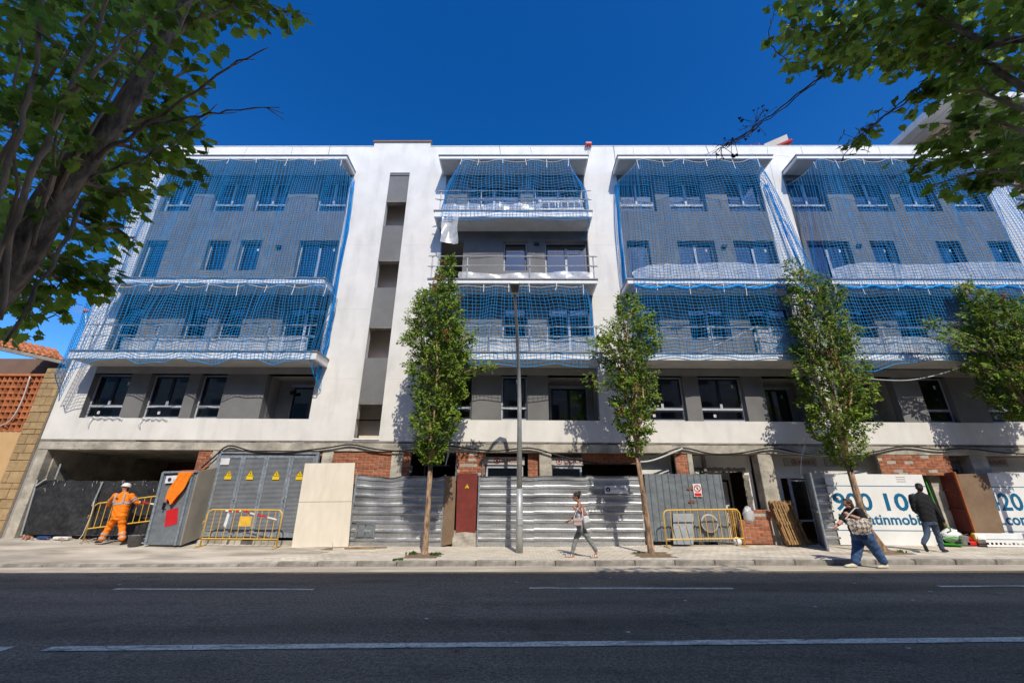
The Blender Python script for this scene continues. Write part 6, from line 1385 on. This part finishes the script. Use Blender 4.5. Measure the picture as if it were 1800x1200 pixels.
def band(pa, pb, t0, t1, r, mat='reflective', nm='reflective_band', side=sx, dep=None):
    mb = MB(); a, b = lerp(pa, pb, t0), lerp(pa, pb, t1); n = 22; d = nrmz(b-a); s1 = nrmz(side-d*np.dot(side, d)); f = np.cross(d, s1); dep = dep or r
    for i in range(2):
        for j in range(n): t = 2*math.pi*j/n; mb.v.append(tuple((a, b)[i]+s1*r*math.copysign(abs(math.cos(t))**.85, math.cos(t))+f*dep*math.copysign(abs(math.sin(t))**.85, math.sin(t))))
    for j in range(n): mb.f.append((j, (j+1) % n, n+(j+1) % n, n+j))
    mb.build(nm, mat, wk, normals=False, smooth=True)
band(hip, nk, .47, .56, .243, dep=.172)
for k_, a_ in ((kL, aL), (kR, aR)): band(k_, a_+[0, 0, .02], .50, .62, .098); band(k_, a_+[0, 0, .02], .80, .92, .096)
band(shR, eR, .45, .6, .09); band(shR, eR, .75, .9, .086); band(shL, eL, .6, .75, .088)
for q in (-1, 1):
    a = lerp(hip, nk, .56)+[q*.155, -.158, 0]; b = lerp(hip, nk, .93)+[q*.135, -.115, 0]; MB().bar(a, lerp(a, b, .6)+[0, -.02, 0], .05, .012).bar(lerp(a, b, .6)+[0, -.02, 0], b+[0, -.005, .02], .05, .012).build('reflective_band', 'reflective', wk)
c2 = lerp(hip, nk, .74)+[-.05, -.172, 0]; MB().box(c2[0]-.035, c2[0]+.035, c2[1]-.004, c2[1]+.004, c2[2]-.02, c2[2]+.02).build('back_print', 'red_door', wk)
for w1, pm in ((hL, 0), (hR, 0)): pass
hm = MB(); hu = nrmz((-.0, .25, 1)); 
for i in range(1): 
    hm.lathe((0, 0, 0), [(.128, -.005), (.132, 0.0), (.122, .012), (.118, .05), (.10, .09), (.065, .118), (.02, .128), (.004, .129)], 20)
    Rt = Vector(hu).to_track_quat('Z', 'Y').to_matrix(); hm.v = [tuple(np.array(Rt @ Vector(v))*[1, 1.12, 1]+hc+hu*.035) for v in hm.v]
hm.build('helmet', 'helmet_white', wk, smooth=True)
shoe(wk, aL+[.03, 0, -.05], Pw(166, 956, .08), 'shoe_dark'); shoe(wk, aR+[.0, -.05, -.05], aR+[-.01, .2, -.06], 'shoe_dark')

# ---- woman with two handbags, walking left in profile
Pn = P_(-2.42); wn_ = thing('person', Pn(1020, 981), 'slim woman in grey trousers and pale vest walking left with two handbags', 'person')
fw_ = (-1., -.05, -.18); hc = Pn(1012.5, 872.5); nk = Pn(1018, 883.5); hip = Pn(1022, 924); sy_ = np.array([0, 1., 0])
shN, shF = Pn(1023, 888, -.15), Pn(1017, 888, .15); eN, hN = Pn(1028.5, 903.5, -.2), Pn(1013, 894.5, -.13); eF, hF = Pn(1010, 908, .16), Pn(1000.5, 914.5, .08)
kF, aF = Pn(1012, 947, .06), Pn(1006.5, 973, .05); kN, aN = Pn(1035, 947, -.06), Pn(1047.5, 970, -.06)
bd_ = MB(); head_shape(bd_, hc, fw_, (-.1, 0, 1), .93); cap(bd_, nk, hc+[.02, 0, -.05], .048, .045)
loft(bd_, [(hip, .15, .12), (lerp(hip, nk, .35), .12, .095), (lerp(hip, nk, .7), .145, .105), (lerp(hip, nk, .9), .14, .075), (nk, .055, .05)], sy_)
cap(bd_, shN, eN, .047, .037); cap(bd_, eN, hN, .037, .026); hand(bd_, hN, (-.5, .1, .6), (-.3, .9, 0), 1, .92, 1.2); cap(bd_, shF, eF, .045, .036); cap(bd_, eF, hF, .036, .025); hand(bd_, hF, (-.9, -.1, -.25), (0, -.6, -.8), -1, .92, .5)
for h0, k_, a_ in ((hip+[-.0, .08, -.03], kF, aF), (hip+[0, -.08, -.03], kN, aN)): cap(bd_, h0, k_, .08, .05); cap(bd_, k_, a_, .05, .032)
cap(bd_, aF+[.0, 0, -.03], Pn(996, 979.5, .05), .03, .022); cap(bd_, aN+[.01, 0, -.03], Pn(1039, 980, -.06), .03, .022)
organic(bd_, 'body', 'skin_tan', wn_, .0095, 3); face_bits(wn_, hc, fw_, (-.1, 0, 1), .93)
vs = MB(); loft(vs, [(hip+[0, 0, .02], .165, .135), (lerp(hip, nk, .35), .135, .112), (lerp(hip, nk, .62), .155, .122), (lerp(hip, nk, .8), .13, .105)], sy_)
for q in (-1, 1): cap(vs, lerp(hip, nk, .75)+[-.03, q*.075, 0], nk+[.01, q*.085, .005], .02, .018)
organic(vs, 'vest', 'white_cloth', wn_, .012, 3, .004)
tr_ = MB(); loft(tr_, [(hip+[0, 0, .03], .162, .128), (hip+[0, 0, -.05], .168, .135), (hip+[0, 0, -.12], .15, .125)], sy_)
for h0, k_, a_ in ((hip+[0, .075, -.08], kF, aF), (hip+[0, -.075, -.08], kN, aN)): cap(tr_, h0, k_, .094, .066); cap(tr_, k_, a_+[0, 0, .05], .066, .052)
organic(tr_, 'trousers', 'grey_cloth', wn_, .012, 4, .006)
hr = MB().ball(hc+[.022, 0, .035], (.10, .085, .092), 14, 10).ball(Pn(1018.5, 865.5), (.055, .055, .055), 12, 8).ball(hc+[.055, 0, -.01], (.055, .07, .06), 12, 8); organic(hr, 'hair', 'hair_dark', wn_, .010, 3, .003)
MB().ball(Pn(1021.5, 868, -.05), (.02, .025, .025), 8, 6).build('hair_tie', 'pink_bag', wn_, smooth=True)
for a_, tx, q in ((aF, 993.5, .05), (aN, 1037, -.06)):
    tz = Pn(tx, 980.3, q); hz_ = a_+[.05, 0, -.08]; hz_[2] = max(tz[2], S(tz[0], -2.4))+.02; tz[2] = S(tz[0], -2.4)+.015
    MB().bar(hz_, tz, .085, .03).build('sandal_sole', 'bark_light', wn_, bevel=.008)
    for u in (.35, .6, .82): p = lerp(hz_, tz, u); MB().tube([p+[0, -.045, .01], p+[0, -.03, .05], p+[0, .03, .05], p+[0, .045, .01]], .016, 6).build('sandal_strap', 'white_cloth', wn_)
def bagbox(t, quad, Y, dep, mat, name, bevel=.03):
    p = [at(x, y, Y) for x, y in quad]; o = MB().panel(p[0], p[1], p[2], p[3], dep).build(name, mat, t, bevel=bevel); return o
hbg = thing('handbag', Pn(1016, 918, -.3), 'small pinkish handbag carried by the slim walking woman', 'handbag'); bagbox(hbg, [(1008, 924), (1023.5, 924), (1023.5, 911), (1008, 911.5)], -2.74, .11, 'pink_bag', 'body', .02); bagbox(hbg, [(1007.7, 916.5), (1023.8, 916.5), (1023.8, 910.5), (1007.8, 911)], -2.755, .12, 'pink_bag', 'flap', .012)
MB().tube([Pn(1009, 911, -.3), Pn(1012, 900, -.25), Pn(1020, 888, -.17), Pn(1024, 900, -.28), Pn(1023, 911, -.3)], .009, 6).build('strap', 'white_cloth', hbg)
tbg = thing('tote_bag', Pn(1034, 920, -.25), 'white and grey shoulder bag hanging behind the slim woman', 'handbag'); bagbox(tbg, [(1028, 930), (1041, 923), (1034, 905), (1025, 908)], -2.70, .10, 'white_cloth', 'body', .025); bagbox(tbg, [(1028, 929.5), (1040.5, 923), (1038, 915.5), (1026.5, 919)], -2.715, .03, 'grey_cloth', 'lower_panel', .008)
MB().tube([Pn(1025, 908, -.3), Pn(1023, 893, -.2), Pn(1024, 886.5, -.15), Pn(1030, 898, -.22), Pn(1034, 905, -.28)], .010, 6).build('strap', 'white_cloth', tbg)

# ---- large woman with a patterned bag, stepping along the gutter
Pb = P_(-3.42); bwm = thing('person', Pb(1515, 999), 'stout woman in black top and blue jeans walking left past the kerb', 'person')
fw_ = (-1., -.0, -.45); hc = Pb(1489.5, 884.5); nk = Pb(1500, 894); hip = Pb(1513, 936)
shN, shF = Pb(1511, 899, -.19), Pb(1491, 898, .17); eN, hN = Pb(1518.5, 914.5, -.26), Pb(1493.5, 905, -.22); eF, hF = Pb(1478, 917, .14), Pb(1468.5, 925, .08)
kF, aF = Pb(1507.5, 963, .07), Pb(1504.5, 989, .07); kN, aN = Pb(1537, 963, -.08), Pb(1553, 989, -.08)
bd_ = MB(); head_shape(bd_, hc, fw_, (-.35, 0, 1), .92); cap(bd_, nk, hc+[.03, 0, -.05], .058, .055)
loft(bd_, [(hip, .20, .19), (lerp(hip, nk, .4), .19, .18), (lerp(hip, nk, .75), .19, .155), (lerp(hip, nk, .93), .16, .10), (nk, .07, .06)], sy_)
cap(bd_, shN, eN, .068, .056); cap(bd_, eN, hN, .056, .032); hand(bd_, hN, (-.6, .1, .5), (-.2, .9, 0), 1, .9, 1.2); cap(bd_, shF, eF, .066, .05); cap(bd_, eF, hF, .05, .03); hand(bd_, hF, (-.8, -.1, -.5), (.2, -.5, -.8), -1, .9, .5)
for h0, k_, a_ in ((hip+[0, .09, -.03], kF, aF), (hip+[0, -.09, -.03], kN, aN)): cap(bd_, h0, k_, .11, .07); cap(bd_, k_, a_, .07, .04); cap(bd_, a_, a_+[-.06, 0, -.05], .04, .03)
organic(bd_, 'body', 'skin_light', bwm, .0095, 3); face_bits(bwm, hc, fw_, (-.35, 0, 1), .92)
vs = MB(); loft(vs, [(hip+[-.0, 0, .03], .225, .215), (lerp(hip, nk, .35), .215, .215), (lerp(hip, nk, .7), .215, .18), (lerp(hip, nk, .9), .19, .125), (nk+[.01, 0, .0], .09, .075)], sy_)
cap(vs, shN, lerp(shN, eN, .85), .098, .095); cap(vs, shF, lerp(shF, eF, .75), .092, .085)
organic(vs, 'blouse', 'black_cloth', bwm, .013, 4, .005)
tr_ = MB(); loft(tr_, [(hip+[0, 0, .06], .215, .20), (hip+[.02, 0, -.05], .225, .225), (hip+[.02, 0, -.15], .20, .21)], sy_)
for h0, k_, a_ in ((hip+[-.02, .095, -.10], kF, aF), (hip+[.05, -.095, -.10], kN, aN)): cap(tr_, h0, k_, .145, .115); cap(tr_, k_, a_+[0, 0, .05], .115, .095)
organic(tr_, 'jeans', 'denim', bwm, .013, 4, .006)
hr = MB().ball(hc+[.02, 0, .03], (.105, .09, .098), 14, 10).ball(hc+[.07, 0, -.05], (.07, .08, .10), 12, 8).ball(hc+[.085, 0, -.10], (.05, .075, .06), 12, 8).ball(hc+[-.02, 0, .09], (.07, .06, .03), 10, 6); organic(hr, 'hair', 'hair_brown', bwm, .010, 2, .005)
shoe(bwm, Pb(1508, 1000, .07), Pb(1485.5, 997, .07), 'shoe_cream', .05); shoe(bwm, Pb(1562, 998, -.08), Pb(1543, 1001, -.08), 'shoe_cream', .05)
pbg = thing('patterned_bag', Pb(1511, 925, -.4), 'large blue and beige patterned shoulder bag carried by the stout woman', 'handbag')
mb = MB(); A_, B_, C2, D2 = [at(x, y, -3.80) for x, y in ((1499, 938), (1534, 936), (1533, 911), (1486, 912))]
mb.grid(lambda u, v: lerp(lerp(A_, B_, u), lerp(D2, C2, u), v)+np.array([0, -.10*math.sin(math.pi*u)*math.sin(math.pi*min(1, v*.8+.1)), -.03*math.sin(math.pi*u)*(1-v)+.02*math.sin(u*12)*v]), 14, 10)
mb.grid(lambda u, v: lerp(lerp(A_, B_, u), lerp(D2, C2, u), v)+np.array([0, .11*math.sin(math.pi*u)*math.sin(math.pi*min(1, v*.8+.1))+.004, -.03*math.sin(math.pi*u)*(1-v)+.02*math.sin(u*12)*v]), 14, 10)
mb.build('body', 'bag_pattern', pbg, smooth=True); MB().tube([D2, Pb(1493, 903, -.36), Pb(1503, 892.5, -.24), Pb(1512, 893, -.2), Pb(1524, 902, -.30), C2], .012, 6).build('strap', 'shoe_cream', pbg)

# ---- man in black jacket, seen from behind, walking right
Pm = P_(-1.72); mn_ = thing('person', Pm(1645, 973), 'man in black jacket and blue jeans seen from behind, walking past the board', 'person')
fw_ = (.55, .75, .12); hc = Pm(1615.5, 856.5); nk = Pm(1617, 866); hip = Pm(1632, 914); sm_ = nrmz((.85, -.35, 0))
shL, shR = Pm(1602.5, 873, .06), Pm(1630, 873, -.08); eL, hL = Pm(1607, 895, .12), Pm(1622, 908, .2); eR, hR = Pm(1647, 897, -.12), Pm(1660, 918, -.12)
kL, aL = Pm(1630, 938, -.02), Pm(1624, 956, -.12); kR, aR = Pm(1647.5, 938, .08), Pm(1657, 967, .08)
bd_ = MB(); head_shape(bd_, hc, fw_, (0, 0, 1)); cap(bd_, nk, hc+[-.02, -.03, -.06], .058, .056)
loft(bd_, [(hip, .155, .11), (lerp(hip, nk, .4), .155, .11), (lerp(hip, nk, .75), .19, .12), (lerp(hip, nk, .93), .15, .09), (nk, .06, .06)], sm_)
cap(bd_, shL, eL, .05, .042); cap(bd_, eL, hL, .042, .028); hand(bd_, hL, (.6, .5, -.5), (.5, -.5, 0), -1, 1, .6); cap(bd_, shR, eR, .05, .042); cap(bd_, eR, hR, .042, .029); hand(bd_, hR, (.55, .1, -.7), (-.3, .7, -.3), 1, 1.05, 1.1)
for h0, k_, a_ in ((hip-sm_*.085+[0, 0, -.03], kL, aL), (hip+sm_*.085+[0, 0, -.03], kR, aR)): cap(bd_, h0, k_, .085, .055); cap(bd_, k_, a_, .055, .038)
organic(bd_, 'body', 'skin_tan', mn_, .0095, 3); face_bits(mn_, hc, fw_, (0, 0, 1))
jk_ = MB(); loft(jk_, [(hip+[0, 0, -.04], .185, .135), (lerp(hip, nk, .3), .19, .14), (lerp(hip, nk, .65), .215, .148), (lerp(hip, nk, .87), .20, .12), (lerp(hip, nk, .97), .11, .09), (nk+[0, 0, .02], .072, .07)], sm_)
for a, b, c2 in ((shL, eL, hL), (shR, eR, hR)): cap(jk_, a, b, .078, .066); cap(jk_, b, lerp(b, c2, .9), .066, .046)
organic(jk_, 'jacket', 'black_cloth', mn_, .013, 4, .005)
tr_ = MB(); loft(tr_, [(hip+[0, 0, .04], .17, .125), (hip+[0, 0, -.05], .175, .135), (hip+[0, 0, -.12], .165, .13)], sm_)
for h0, k_, a_ in ((hip-sm_*.085+[0, 0, -.07], kL, aL), (hip+sm_*.085+[0, 0, -.07], kR, aR)): cap(tr_, h0, k_, .098, .072); cap(tr_, k_, a_+[0, 0, .03], .072, .058)
organic(tr_, 'jeans', 'denim_grey', mn_, .012, 4, .007)
hr = MB().ball(hc+[-.012, -.02, .045], (.088, .095, .085), 14, 10)  .ball(hc+[-.035, -.05, -.018], (.085, .082, .088), 12, 8); organic(hr, 'hair', 'hair_dark', mn_, .009, 2, .003)
shoe(mn_, aL+[-.05, -.05, -.01], Pm(1631, 972, -.05), 'shoe_dark'); shoe(mn_, aR+[-.03, -.02, -.07], Pm(1670, 976.5, .02), 'shoe_dark')
gh = thing('green_strap', hR, 'bright green handle held in the right hand of the man', 'handle'); MB().tube([hR+[.03, .02, -.10], hR+[.10, 0, -.16], hR+[.12, .02, -.22], hR+[.02, .04, -.26]], .018, 7).build('grip', 'plastic_green', gh, smooth=True)
